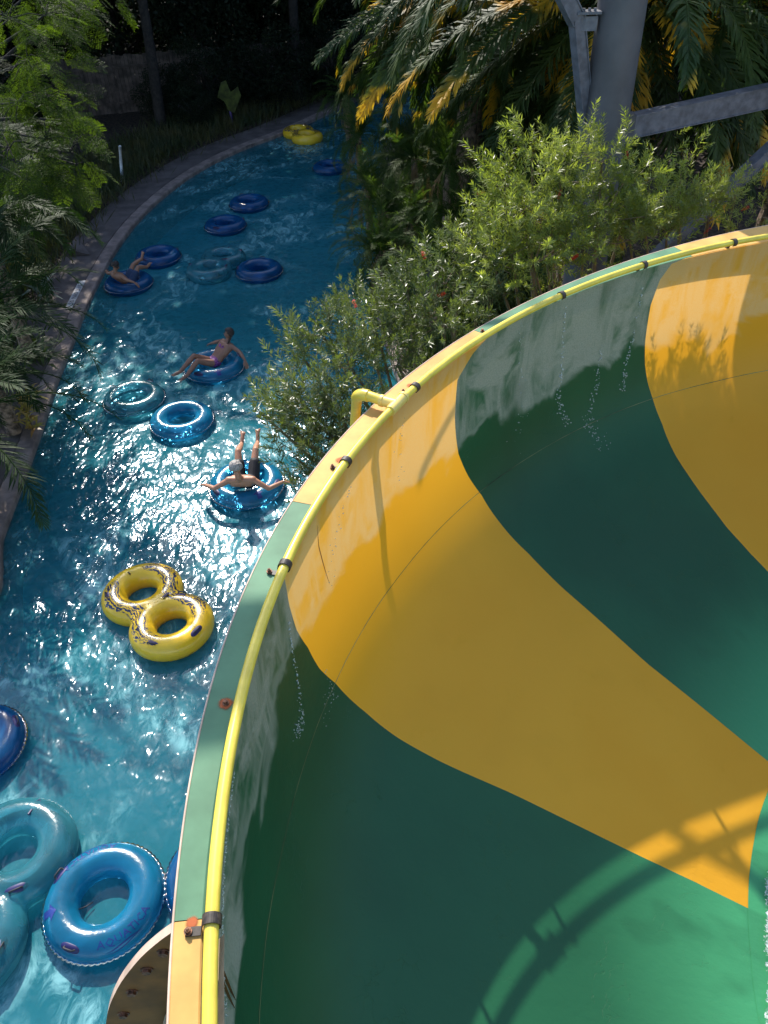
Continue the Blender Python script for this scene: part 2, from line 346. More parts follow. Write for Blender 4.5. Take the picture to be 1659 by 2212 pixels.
def resamp(P, n):
    s = np.r_[0, np.cumsum(np.linalg.norm(np.diff(P, axis=0), axis=1))]; t = np.linspace(0, s[-1], n); return np.c_[np.interp(t, s, P[:, 0]), np.interp(t, s, P[:, 1])]
def strip(name, A, B, za, zb, mat, n=160, kind='structure'):
    A, B = resamp(A, n), resamp(B, n); G = np.stack([np.c_[A, np.full(n, za)], np.c_[B, np.full(n, zb)]], 1)
    mb = MB(); mb.grid(G); o = obj(name, mb.build(name, mat)); o['kind'] = kind; return o
G0 = MB(); G0.grid([[(-300, -300, -1.0), (-300, 300, -1.0)], [(300, -300, -1.0), (300, 300, -1.0)]]); g = obj('ground', G0.build('ground', MT['bed'])); g['kind'] = 'structure'
strip('water', RB, LB, 0, 0, MT['water'])
mb = MB()
def prof_strip(mb, A, prof, n=200):       # prof: (offset to the left of the line, z)
    A = resamp(A, n); mb.grid(np.stack([np.c_[offs(A, d), np.full(n, z)] for d, z in prof], 1))
mb = MB(); prof_strip(mb, LB, [(0, -1.1), (0, .10), (.012, .125), (.03, .135), (.30, .14), (.33, .118)]); o = obj('kerb', mb.build('kerb', MT['coping'])); o['kind'] = 'structure'
mb = MB(); prof_strip(mb, LB, [(.325, .11), (.335, .134), (1.34, .15), (1.36, .05)]); o = obj('path', mb.build('path', MT['concrete'])); o['kind'] = 'structure'
mb = MB(); prof_strip(mb, LB, [(1.32, .10), (1.5, .17), (4, .22), (60, .25), (250, .25)]); o = obj('left_bank', mb.build('left_bank', MT['soil'])); o['kind'] = 'structure'
mb = MB(); prof_strip(mb, RB, [(0, -1.1), (0, .10), (-.02, .14), (-.3, .15), (-.33, .12)]); o = obj('right_kerb', mb.build('right_kerb', MT['coping'])); o['kind'] = 'structure'
mb = MB(); prof_strip(mb, RB, [(-.32, .10), (-.6, .18), (-3, .24), (-60, .25), (-250, .25)]); o = obj('right_bank', mb.build('right_bank', MT['soil'])); o['kind'] = 'structure'

# ------------------------------------------------------------------ water slide bowl
BC = np.array([5.8, 1.85]); RIMZ = 5.2
pipe_px = [(452, 2212), (462, 1985), (475, 1800), (490, 1640), (518, 1490), (560, 1350), (615, 1235), (665, 1130), (730, 1030), (790, 945), (860, 870), (930, 805), (1000, 750), (1080, 705), (1215, 642), (1390, 575), (1480, 545), (1580, 523), (1659, 512)]
outer_px = [(370, 2212), (372, 1985), (395, 1760), (425, 1600), (458, 1480), (490, 1370), (545, 1240), (600, 1135), (648, 1076), (748, 935), (845, 829), (940, 765), (1030, 710), (1115, 668), (1210, 620), (1300, 585), (1385, 555), (1460, 530), (1560, 505), (1659, 487)]
PZ = RIMZ+.08
def polfit(px, z):
    P = np.array([U(x, y, z)[:2] for x, y in px])-BC; th = np.mod(np.arctan2(P[:, 1], P[:, 0]), 2*np.pi); r = np.hypot(*P.T)
    c = np.polyfit(th-2.5, r, 5); lo, hi = th.min(), th.max()
    return lambda t: np.polyval(c, np.clip(t, lo, hi)-2.5)
r_pipe = polfit(pipe_px, PZ); r_out = polfit(outer_px, RIMZ)
PROF = spline([(6.58, 5.2), (6.60, 4.75), (6.59, 4.3), (6.51, 3.88), (6.33, 3.53), (6.03, 3.24), (5.58, 3.0), (5.04, 2.78), (4.52, 2.55), (4.0, 2.33), (3.33, 2.06), (2.6, 1.82), (1.6, 1.6), (.5, 1.5), (.05, 1.49)], 12)
PS = np.r_[0, np.cumsum(np.linalg.norm(np.diff(PROF, axis=0), axis=1))]
def surf(th, s, off=0.0):      # point of the riding surface, off metres towards the rider
    r = np.interp(s, PS, PROF[:, 0]); z = np.interp(s, PS, PROF[:, 1]); dr = np.interp(s+.03, PS, PROF[:, 0])-np.interp(s-.03, PS, PROF[:, 0]); dz = np.interp(s+.03, PS, PROF[:, 1])-np.interp(s-.03, PS, PROF[:, 1])
    L = np.hypot(dr, dz)+1e-9; nr, nz = dz/L, -dr/L
    k = (r_pipe(th)+.046)/6.58; kk = 1+(k-1)*np.clip(r/6.58, 0, 1)
    rr = r*kk+nr*off; zz = z+nz*off
    return np.stack([BC[0]+rr*np.cos(th), BC[1]+rr*np.sin(th), zz], -1)
def hit(x, y):                 # where the line of sight meets the riding surface -> (theta, s)
    d = ray(x, y); best = None
    z = np.linspace(5.2, 1.49, 1500); t = (z-CAMH)/d[2]; P = np.stack([d[0]*t, d[1]*t], -1)-BC
    th = np.mod(np.arctan2(P[:, 1], P[:, 0]), 2*np.pi); r = np.hypot(P[:, 0], P[:, 1])
    s = np.interp(-z, -PROF[:, 1], PS); rs = np.hypot(*(surf(th, s)[:, :2]-BC).T)
    k = np.where(r-rs >= 0)[0]; i = k[0] if len(k) else len(z)-1
    return th[i], s[i]
B1 = [(612, 1240), (618, 1270), (625, 1310), (640, 1360), (665, 1400), (690, 1445), (725, 1477), (790, 1540), (860, 1595), (950, 1645), (1100, 1712), (1250, 1785), (1400, 1858), (1500, 1905), (1560, 1935), (1615, 1962)]
B2 = [(1040, 728), (1021, 764), (988, 820), (982, 900), (990, 980), (1012, 1030), (1040, 1070), (1080, 1130), (1140, 1195), (1215, 1270), (1300, 1345), (1400, 1435), (1500, 1515), (1580, 1580), (1659, 1645)]
B3 = [(1466, 550), (1452, 568), (1425, 605), (1405, 660), (1393, 740), (1393, 790), (1400, 830), (1410, 861), (1430, 915), (1460, 985), (1510, 1060), (1570, 1140), (1620, 1195), (1659, 1235)]
def bound(px):
    H = np.array([hit(x, y) for x, y in px]); o = np.argsort(H[:, 1]); H = H[o]
    slope = (H[-1, 0]-H[-3, 0])/(H[-1, 1]-H[-3, 1]+1e-6)
    def f(s):
        v = np.interp(s, H[:, 1], H[:, 0]); return np.where(s > H[-1, 1], H[-1, 0]+slope*.6*(s-H[-1, 1]), v)
    return f
b1, b2, b3 = bound(B1), bound(B2), bound(B3)
slide = thing('water_slide', 'huge green and yellow striped water slide bowl with a pale rim above the river', 'water slide', (0, 0, 0))
SEND = PS[-1]
rows = np.r_[np.linspace(0, 2.6, 110), np.linspace(2.63, SEND, 110)]
def panel(fa, fb, mat, name='panel', n=150, thick=.02):
    ths = [(fa(s), fb(s)) for s in rows]; G = []; UVs = []
    for s, (a, b) in zip(rows, ths):
        t = np.linspace(a, b, n); G.append(surf(t, np.full(n, s))); UVs.append(np.c_[t*6.6, np.full(n, s)])
    G = np.array(G); m = MB(); m.grid(G); uv = np.concatenate(UVs)
    if mat is MT['y_panel'] or mat is MT['g_panel']: o = obj(name, mk(name, np.concatenate(m.V), m.F, mat, True, uv), slide); o.cycles.shadow_terminator_geometry_offset = 0; return o
    Gb = np.array([surf(np.linspace(a, b, n), np.full(n, s), -thick) for s, (a, b) in zip(rows, ths)])
    m.grid(Gb[:, ::-1]); m.grid(np.stack([G[:, 0], Gb[:, 0]], 1)); m.grid(np.stack([Gb[:, -1], G[:, -1]], 1)); m.grid(np.stack([Gb[0], G[0]], 1))
    uv = np.r_[uv, np.concatenate([q.reshape(n, 2)[::-1] for q in UVs]), np.zeros((m.n-2*len(uv), 2))]
    me = mk(name, np.concatenate(m.V), m.F, mat, True, uv); o = obj(name, me, slide); auto_smooth(o, 50); return o
e = -.0005
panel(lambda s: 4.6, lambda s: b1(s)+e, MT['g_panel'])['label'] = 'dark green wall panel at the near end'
panel(b1, lambda s: b2(s)+e, MT['y_panel'])['label'] = 'yellow wall panel between the two green ones'
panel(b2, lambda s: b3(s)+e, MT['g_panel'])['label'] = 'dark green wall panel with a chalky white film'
panel(b3, lambda s: .2, MT['y_panel'], n=200)['label'] = 'yellow wall panel at the far right'
# seam round the wall
seam_px = [(1659, 800), (1545, 824), (1410, 861), (1151, 982), (1042, 1058), (868, 1236), (785, 1357), (725, 1472), (658, 1646), (610, 1831), (576, 2011), (559, 2205)]
SH = np.array([hit(x, y) for x, y in seam_px]); SH = SH[np.argsort(SH[:, 0])]
th = np.linspace(.3, 4.5, 400); ss = np.interp(th, SH[:, 0], SH[:, 1]); jit = rng.random(400)*.004
m = MB(); m.grid(np.stack([surf(th, ss-.002-jit*.6, .0022), surf(th, ss+.002, .0022)], 1))
obj('seam', m.build('seam', m_simple('seam_sealant', (.16, .17, .07), .7, var=.7, scale=1.5)), slide)
# inner floor panel with its lip lying over the wall panels
IN = [(1675, 1660), (1659, 1705), (1640, 1760), (1627, 1820), (1620, 1870), (1615, 1962), (1620, 2060), (1640, 2212)]
IH = np.array([hit(x, y) for x, y in IN]); IH = IH[np.argsort(IH[:, 0])]
th = np.linspace(.3, 4.5, 260); s0 = np.interp(th, IH[:, 0], IH[:, 1]); tt = np.linspace(0, 1, 24)
G = np.array([surf(th, s0+(SEND-.02-s0)*t, .004) for t in tt]); m = MB(); m.grid(G)
uv = np.concatenate([np.c_[th*6.6, s0+(SEND-s0)*t] for t in tt])
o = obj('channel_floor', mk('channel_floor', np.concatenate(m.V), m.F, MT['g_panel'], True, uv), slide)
# white water rushing along the channel
fp = [(1668, 1840), (1648, 1900), (1650, 1970), (1645, 2050), (1655, 2120), (1645, 2212), (1650, 2330)]
FH = np.array([hit(x, y) for x, y in fp]); tq = np.linspace(0, 1, 160)
ft = np.interp(tq, np.linspace(0, 1, len(fp)), FH[:, 0]); fs = np.interp(tq, np.linspace(0, 1, len(fp)), FH[:, 1]); m = MB()
G = []
for j, k in enumerate(np.linspace(0, 1, 20)):
    G.append(surf(ft, fs+k*.9+rng.normal(0, .012, 160), .03+.02*rng.random(160)))
m.grid(np.array(G)); obj('foam', m.build('foam', MT['foam'], True), slide)
# rim flange, one length per colour
def fl(x, y): P = U(x, y, RIMZ)[:2]-BC; return math.atan2(P[1], P[0]) % (2*np.pi)
J = [fl(437, 1985), fl(660, 1088), fl(1036, 718), fl(1464, 537)]
# extra depth: pipe side edge and outer lip
def flange(a, b, mat, label):
    n = max(12, int(abs(a-b)*60)); t = np.linspace(a, b, n); ri = r_pipe(t)+.048; ro = r_out(t); G = []
    for rr, z in [(ri, RIMZ-.025), (ri, RIMZ-.006), (ri+.008, RIMZ), (ro-.006, RIMZ), (ro, RIMZ-.006), (ro, RIMZ-.055), (ro-.012, RIMZ-.055), (ro-.012, RIMZ-.02), (ri+.02, RIMZ-.02)]:
        G.append(np.stack([BC[0]+rr*np.cos(t), BC[1]+rr*np.sin(t), np.broadcast_to(z, t.shape)], -1))
    m = MB(); m.grid(np.array(G)); o = obj('rim_flange', m.build('rim_flange', mat, True), slide); auto_smooth(o, 30); o['label'] = label; return o
gp = .0003
flange(4.6, J[0]+gp, MT['y_flange'], 'pale yellow rim flange at the near end')
flange(J[0]-gp, J[1]+gp, MT['g_flange'], 'pale green rim flange along the river')
flange(J[1]-gp, J[2]+gp, MT['y_flange'], 'pale orange rim flange behind the pipe elbow')
flange(J[2]-gp, J[3]+gp, MT['g_flange'], 'dusty green rim flange under the shrub')
flange(J[3]-gp, .2, MT['y_flange'], 'pale yellow rim flange at the far right')
# thin bright raw edge round the outer lip
t = np.linspace(.3, 4.55, 400); m = MB(); m.tube(np.stack([BC[0]+(r_out(t)+.003)*np.cos(t), BC[1]+(r_out(t)+.003)*np.sin(t), np.full(400, RIMZ-.006)], -1), .006, 6)
obj('rim_edge', m.build('rim_edge', MT['y_edge'], True), slide)
# joint flange: bolted plate that stands out from the wall below the rim
def pol(th, r, z): return np.array([BC[0]+r*math.cos(th), BC[1]+r*math.sin(th), z])
tj = J[0]+.004
def joint(tj, bolts=True, sgn=1):
    ro = float(r_out(tj)); prof = [(0, 0), (.09, -.10), (.20, -.25), (.34, -.5), (.46, -.8), (.54, -1.15), (.52, -1.6), (.38, -2.1), (.0, -2.7)]
    pr = spline([(a, b) for a, b in prof], 5); m = MB(); th2 = tj+.006
    outer_a = [pol(tj, ro+a, RIMZ-.02+b) for a, b in pr]; inner_a = [pol(tj, min(6.62, 6.6-max(0, -b-1.4)*.5), RIMZ-.02+b) for a, b in pr]
    outer_b = [pol(th2, ro+a, RIMZ-.02+b) for a, b in pr]; inner_b = [pol(th2, min(6.62, 6.6-max(0, -b-1.4)*.5), RIMZ-.02+b) for a, b in pr]
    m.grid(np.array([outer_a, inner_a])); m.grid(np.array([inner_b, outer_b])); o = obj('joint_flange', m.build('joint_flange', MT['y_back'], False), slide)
    m2 = MB(); m2.grid(np.array([outer_b, outer_a])); obj('flange_edge', m2.build('flange_edge', MT['y_edge'], False), o)
    for i in range(4, len(pr)-6, 4):
        a, b = pr[i]; m3 = MB(); p0 = pol(th2, ro+a-.075, RIMZ-.02+b); p1 = pol(th2+.0025, ro+a-.075, RIMZ-.02+b); m3.cyl(p0, p1, .020, 6); m3.cyl(p0-(p1-p0)*.2, p0+(p1-p0)*.25, .028, 12)
        obj('bolt', m3.build('bolt', MT['bolt']), o)
    return o
joint(J[0]-.002)
# outer shell of the near yellow length swelling out below its rim
t = np.linspace(J[0]+.008, 4.5, 60); G = []
for dr, z in spline([(-.22, RIMZ-.03), (-.05, RIMZ-.3), (.08, RIMZ-.6), (.20, RIMZ-.9), (.26, RIMZ-1.25), (.2, RIMZ-1.7), (-.2, RIMZ-2.2), (-1.4, RIMZ-2.6)], 4):
    rr = r_out(t)+dr+.02; G.append(np.stack([BC[0]+rr*np.cos(t), BC[1]+rr*np.sin(t), np.full(60, z)], -1))
m = MB(); m.grid(np.array(G)); obj('outer_shell', m.build('outer_shell', m_simple('outer_shell_tan', (.50, .38, .24), .6), True), slide)
# slide legs (stand below the bowl)
for a in (3.1, 2.3, 1.4):
    m = MB(); p = pol(a, 5.6, 0); m.cyl((p[0], p[1], -1.0 if a > 2.9 else .1), (p[0], p[1], 2.78), .14, 16); obj('support_leg', m.build('support_leg', MT['steel'], True), slide)
# trickles of drops down the wall
def trickle(px, jitter=.012, n=60, size=.006):
    H = np.array([hit(x, y) for x, y in px]); m = MB(); q = np.linspace(0, 1, len(px))
    for i in range(n):
        a = rng.random()**.85; th_, s_ = np.interp(a, q, H[:, 0]), np.interp(a, q, H[:, 1]); j = jitter*(.4+2.2*a)
        p = surf(th_+rng.normal(0, j/6.6), s_+rng.normal(0, j), .006); r = size*(.5+rng.random()*1.1)*(1-.3*a); m.ball(p, r, 6, 4)
    obj('water_trickle', m.build('water_trickle', MT['drop'], True), slide)['kind'] = 'stuff'
trickle([(1222, 650), (1212, 800), (1205, 870), (1225, 915)], n=110, size=.008); trickle([(1300, 740), (1290, 830), (1270, 920), (1300, 970)], n=120, jitter=.025, size=.007)
trickle([(1392, 600), (1370, 720), (1350, 800), (1345, 840)], n=80, size=.008); trickle([(622, 1340), (640, 1450), (652, 1540), (640, 1590)], n=130, jitter=.014, size=.0055)
trickle([(1120, 690), (1125, 800), (1130, 900), (1110, 960)], n=40, jitter=.03, size=.005)
trickle([(505, 1660), (480, 1900), (478, 2060), (485, 2200)], n=240, jitter=.010, size=.0036); trickle([(700, 1440), (720, 1500), (700, 1540)], n=40, jitter=.02, size=.004)
trickle([(760, 1040), (740, 1100), (720, 1180), (712, 1290)], n=30, jitter=.02, size=.005); trickle([(870, 900), (865, 960), (860, 1050)], n=20, jitter=.02, size=.005)
# brown scratch on the yellow panel
H = np.array([hit(x, y) for x, y in [(685, 1135), (688, 1180), (697, 1215), (712, 1262)]]); H = np.c_[np.interp(np.linspace(0, 3, 20), range(4), H[:, 0]), np.interp(np.linspace(0, 3, 20), range(4), H[:, 1])]
m = MB(); wd = .006*np.sin(np.linspace(.3, 2.9, 20)); m.grid(np.stack([surf(H[:, 0]-wd/6.6, H[:, 1], .002), surf(H[:, 0]+wd/6.6, H[:, 1], .002)], 1)); obj('scratch', m.build('scratch', m_simple('scratch_brown', (.40, .15, .03), .8)), slide)
# spray pipe
t = np.linspace(.3, 4.55, 500); m = MB(); m.tube(np.stack([BC[0]+r_pipe(t)*np.cos(t), BC[1]+r_pipe(t)*np.sin(t), np.full(500, PZ)], -1), .029, 16)
rail = thing('spray_pipe', 'yellow water pipe strapped along the rim of the striped slide', 'pipe', (BC[0]+6.5*math.cos(2.6), BC[1]+6.5*math.sin(2.6), RIMZ))
def keep(o, root):              # parent without moving (root has translation only)
    o.parent = root; o.matrix_parent_inverse = Matrix.Translation(-root.location); return o
keep(obj('pipe', m.build('pipe', MT['pipe'], True)), rail)
def pp(x, y): P = U(x, y, PZ)[:2]-BC; return math.atan2(P[1], P[0]) % (2*np.pi)
for x, y, bx, by in [(455, 1990, 415, 1993), (620, 1222, 602, 1212), (757, 1000, 738, 995), (897, 837, 883, 832), (1217, 640, 1206, 634), (1392, 573, 1380, 568), (1583, 523, 1573, 518)]:
    a = pp(x, y); c = pol(a, float(r_pipe(a)), PZ); tn = np.array([-math.sin(a), math.cos(a), 0]); rd = np.array([math.cos(a), math.sin(a), 0]); up = np.array([0, 0, 1.])
    G = []
    for k, q in enumerate(np.linspace(R_(-60), R_(165), 18)):  # over the pipe, then flat on to the flange
        G.append([c+tn*dx+(.034+h)*(-rd*math.cos(q)+up*math.sin(q)) for dx, h in ((-.022, 0), (-.022, .005), (.022, .005), (.022, 0))])
    G = np.array(G); e0 = G[-1]; base = c+rd*.06+up*(RIMZ+.004-PZ)
    for dd, zz in ((.055, .004), (.115, .004)):
        G = np.concatenate([G, [[c*np.array([1, 1, 0])+rd*dd+tn*dx+up*(RIMZ+zz+h) for dx, h in ((-.018, 0), (-.018, .005), (.018, .005), (.018, 0))]]])
    m = MB(); m.grid(G, closed_v=True); st = keep(obj('strap', m.build('strap', MT['strap'], False)), rail)
    hb = c*np.array([1, 1, 0])+rd*.105; m = MB(); m.cyl(hb+up*(RIMZ+.009), hb+up*(RIMZ+.016), .017, 12); m.cyl(hb+up*(RIMZ+.016), hb+up*(RIMZ+.030), .011, 6); m.ball(hb+up*(RIMZ+.03), (.007, .007, .006), 8, 5)
    b = keep(obj('bolt', m.build('bolt', MT['bolt'], False)), rail)
def stain(th_, r_, size):
    n = 24; V = [pol(th_, r_, RIMZ+.0025)]+[pol(th_, r_, RIMZ+.0025)+np.array([size*math.cos(q), size*math.sin(q), 0]) for q in np.linspace(0, 2*np.pi, n, endpoint=False)]
    uv = [(0, 0)]+[(math.cos(q), math.sin(q)) for q in np.linspace(0, 2*np.pi, n, endpoint=False)]
    obj('rust_stain', mk('rust_stain', V, [(0, 1+i, 1+(i+1) % n) for i in range(n)], MT['rust'], False, uv), slide)
for bx, by, sz in [(415, 1993, .030), (488, 1520, .045), (738, 995, .05), (883, 832, .045), (1042, 716, .045), (1206, 634, .03)]:
    P = U(bx, by, RIMZ)[:2]-BC; a = math.atan2(P[1], P[0]); rr = min(math.hypot(*P), float(r_pipe(a % (2*np.pi)))+.105); stain(a, rr, sz)
for bx, by in [(488, 1520), (1042, 716)]:
    c = U(bx, by, RIMZ); m = MB(); m.cyl(c, c+np.array([0, 0, .008]), .018, 12); m.cyl(c+np.array([0, 0, .008]), c+np.array([0, 0, .024]), .011, 6); obj('bolt', m.build('bolt', MT['bolt']), slide)
# tee and elbow feeding the pipe from outside
a = pp(857, 874); c = pol(a, float(r_pipe(a)), PZ); tn = np.array([-math.sin(a), math.cos(a), 0]); rd = np.array([math.cos(a), math.sin(a), 0])
m = MB(); m.cyl(c-tn*.11, c+tn*.10, .040, 18); m.cyl(c-tn*.125, c-tn*.10, .045, 18); m.cyl(c+rd*.0, c+rd*.12, .042, 18); m.cyl(c+rd*.11, c+rd*.135, .047, 18)
keep(auto_smooth(obj('tee', m.build('tee', MT['fitting'], True))), rail)
e1 = c+rd*.30+np.array([0, 0, .01]); e2 = U(766, 922, RIMZ-.45)
dn = (e2-e1); dn /= np.linalg.norm(dn); P = [c+rd*.12, c+rd*.22, e1-rd*.05]+[e1*(1-q)**2+0 for q in ()]
arc = [(1-q)**2*(e1-rd*.06)+2*q*(1-q)*(e1+rd*.035)+q*q*(e1+rd*.03+dn*.10) for q in np.linspace(0, 1, 9)]
m = MB(); m.tube(np.array([c+rd*.12]+arc+[e2, e2+np.array([-.05, -.1, -.6])]), .040, 18); m.tube(np.array(arc), .047, 18)
keep(auto_smooth(obj('elbow', m.build('elbow', MT['pipe'], True))), rail)

# ------------------------------------------------------------------ steel column and arms
cp = UD(1303, 300, 11.7); colm = thing('steel_column', 'thick grey galvanised steel column with brace arms rising out of the bottlebrush shrubs', 'column', (cp[0], cp[1], .2))
def kc(name, m, mat, sm=True): return keep(auto_smooth(obj(name, m.build(name, mat, sm)), 35), colm)
m = MB(); m.cyl((cp[0], cp[1], .2), (cp[0], cp[1], 13), .305, 40); m.cyl((cp[0], cp[1], .2), (cp[0], cp[1], .24), .5, 24); kc('shaft', m, MT['steel'])
def beam(a, b, wd, ht, th=.015):       # box section with lips
    a, b = np.array(a, float), np.array(b, float); d = b-a; L = np.linalg.norm(d); d /= L; s = np.cross(d, [0, 0, 1.]); s /= np.linalg.norm(s); u = np.cross(s, d)
    Mx = np.stack([d, s, u], 1); m = MB(); c = (a+b)/2; m.box(c, (L, wd, ht), Mx); m.box(c+u*(ht/2+th/2), (L, wd*1.25, th), Mx); m.box(c-u*(ht/2+th/2), (L, wd*1.25, th), Mx); return m
a0 = UD(1362, 272, 11.75); a1 = UD(1790, 178, 12.6)
kc('arm', beam(a0, a1, .16, .26), MT['steel_light'], False)
m = MB(); m.box(a0+np.array([-.05, 0, -.02]), (.16, .22, .36)); kc('bracket', m, MT['steel'], False)
b0 = UD(1555, 425, 11.9); b1_ = UD(1790, 195, 12.5)
a, b = np.array(UD(1570, 412, 12.0)), np.array(UD(1780, 215, 12.4)); kc('brace', beam(a-(b-a)*.9, b, .14, .14), MT['steel_light'], False)
# brace on the left of the shaft and its bolted bracket
kc('brace', beam(UD(1272, 330, 11.75), UD(1246, 40, 11.6), .13, .13), MT['steel_light'], False)
kc('brace', beam(UD(1246, 45, 11.6), UD(1195, -60, 11.5), .15, .16), MT['steel_light'], False)
m = MB(); c = UD(1268, 50, 11.6); m.box(c, (.24, .10, .16)); m.box(c+np.array([0, 0, .12]), (.30, .2, .03))
for i in (-1, 0, 1): m.cyl(c+np.array([i*.07, -.05, .12]), c+np.array([i*.07, -.05, .17]), .02, 6)
kc('bracket', m, MT['steel_light'], False)
# unseen arms and braces added above the frame, casting shadows on bowl and rim
T0 = np.array([cp[0], cp[1], 9.9])
kc('arm', beam(T0+np.array([.2, 0, 0]), (-1.6, 11.5, 9.75), .045, .045), MT['steel_light'], False)  # added unseen arm, only for its shadow
kc('brace', beam((cp[0]-.2, cp[1], 8.9), (1.0, 11.6, 9.7), .035, .04), MT['steel_light'], False)  # added unseen brace, only for its shadow
kc('brace', beam((.55, 11.6, 9.7), (-.1, 11.5, 11.6), .05, .05), MT['steel_light'], False)  # added unseen brace, only for its shadow
kc('brace', beam((.1, 11.6, 9.7), (1.1, 11.5, 11.9), .06, .06), MT['steel_light'], False)  # added unseen brace, only for its shadow
kc('arm', beam((-4.4, 11.4, 13.2), (cp[0], cp[1], 12.8), .5, .3), MT['steel_light'], False)  # added unseen arm, only for its shadow

# ------------------------------------------------------------------ fence, post, signs, markers
fn = thing('wooden_fence', 'old brown vertical board fence in deep shade behind the far bank', 'fence', (-8, 36, .2))
mf = MB(); fa, fb = np.array([-22., 33.0]), np.array([6., 40.5]); nb_ = 190; fd = (fb-fa)/np.linalg.norm(fb-fa); fnrm = np.array([-fd[1], fd[0]]); Lf = np.linalg.norm(fb-fa)
ang = math.atan2(fd[1], fd[0]); Mz = np.array([[math.cos(ang), -math.sin(ang), 0], [math.sin(ang), math.cos(ang), 0], [0, 0, 1]])
for i in range(nb_):
    p = fa+fd*(i+.5)*Lf/nb_; h = 2.1+rng.normal(0, .03); mf.box((p[0], p[1], .2+h/2), (Lf/nb_-.012, .02, h), Mz)
keep(obj('boards', mf.build('boards', MT['wood'])), fn)
mf = MB()
for z in (.6, 1.9): q = (fa+fb)/2+fnrm*(-.04); mf.box((q[0], q[1], z), (Lf, .04, .09), Mz)
keep(obj('rails', mf.build('rails', MT['wood'])), fn)
for i in range(0, 13):
    mf = MB(); p = fa+fd*i*Lf/12-fnrm*.09; mf.box((p[0], p[1], 1.25), (.1, .1, 2.2), Mz); keep(obj('fence_post', mf.build('fence_post', MT['wood'])), fn)
b = U(264, 392, .2); tp = thing('marker_post', 'slim white plastic post standing in the dark planting beside the path', 'post', b)
dh = UD(259, 316, b[1])[2]; px_ = UD(259, 316, b[1])[0]-b[0]
m = MB(); m.cyl((0, 0, 0), (px_, 0, dh-.2), .045, 14); keep_o = obj('pole', m.build('pole', MT['white'], True), tp); m = MB(); m.ball((px_, 0, dh-.2), (.05, .05, .03)); obj('cap', m.build('cap', MT['white'], True), tp)
def textobj(body, size, mat, parent, M, name='lettering'):
    me = text_mesh(body, size); me.materials.clear(); me.materials.append(mat); o = obj(name, me, parent); o.matrix_local = M; return o
# sign among the shrubs on the right bank
sp_ = U(945, 712, .2); sg = thing('zoo_sign', 'lime green angular sign lettered in black on a purple post among the shrubs', 'sign', (UD(935, 590, 17.2)[0], 17.2, .2))
zc = UD(935, 590, 17.2)[2]-.2
out = [(-.42, .10), (-.28, .34), (-.05, .22), (.04, .52), (.20, .40), (.46, .02), (.12, -.34), (-.18, -.36)]
m = MB(); n = len(out); V = [(x, 0, z) for x, z in out]+[(x, .03, z) for x, z in out]; m.add(V, [tuple(range(n)), tuple(range(2*n-1, n-1, -1))]+[(i, i+n, (i+1) % n+n, (i+1) % n) for i in range(n)])
bd = obj('board', m.build('board', MT['sign']), sg, loc=(0, 0, zc)); bd.rotation_euler = (R_(-18), R_(-6), R_(8))
for tx, zz, szz, xx in (("COMMERSON'S", .13, .105, 0), ('DOLPHINS', .01, .135, 0), ('FISH', -.14, .12, .04), ('GROTTO', -.26, .11, 0)):
    textobj(tx, szz, MT['ink'], bd, Matrix.Translation((xx, -.004, zz)) @ Matrix.Rotation(R_(90), 4, 'X'))
m = MB(); m.cyl((0, .05, 0), (0, .05, zc-.1), .06, 12); obj('post', m.build('post', MT['purple'], True), sg)
m = MB(); m.ball((0, -.02, .9), (.16, .05, .2)); m.ball((-.3, -.02, zc+.28), (.12, .04, .14)); obj('ornament', m.build('ornament', MT['purple'], True), sg)
MT['sign_shaded'] = m_simple('shaded_lime_paint', (.055, .068, .010), .9, var=.4, scale=5)  # lime paint darkened, the deep shade at the fence put into its colour
# sign at the back
bs = UD(493, 213, 33.2); s2 = thing('arrow_sign', 'dull yellow green angular sign half hidden by dark plants before the fence', 'sign', (bs[0], bs[1], .2))
m = MB(); out = [(-.35, .2), (-.2, .55), (.0, .62), (.12, .22), (.42, .40), (.50, .08), (.16, -.50), (-.05, -.42), (-.15, -.1), (-.4, .05)]; n = len(out); z0 = bs[2]-.2
V = [(x, 0, z) for x, z in out]+[(x, .03, z) for x, z in out]; m.add(V, [tuple(range(n)), tuple(range(2*n-1, n-1, -1))]+[(i, i+n, (i+1) % n+n, (i+1) % n) for i in range(n)])
obj('board', m.build('board', MT['sign_shaded']), s2, loc=(0, 0, z0)); m = MB(); m.cyl((0, .06, 0), (0, .06, z0+.2), .05, 10); obj('post', m.build('post', MT['purple'], True), s2)
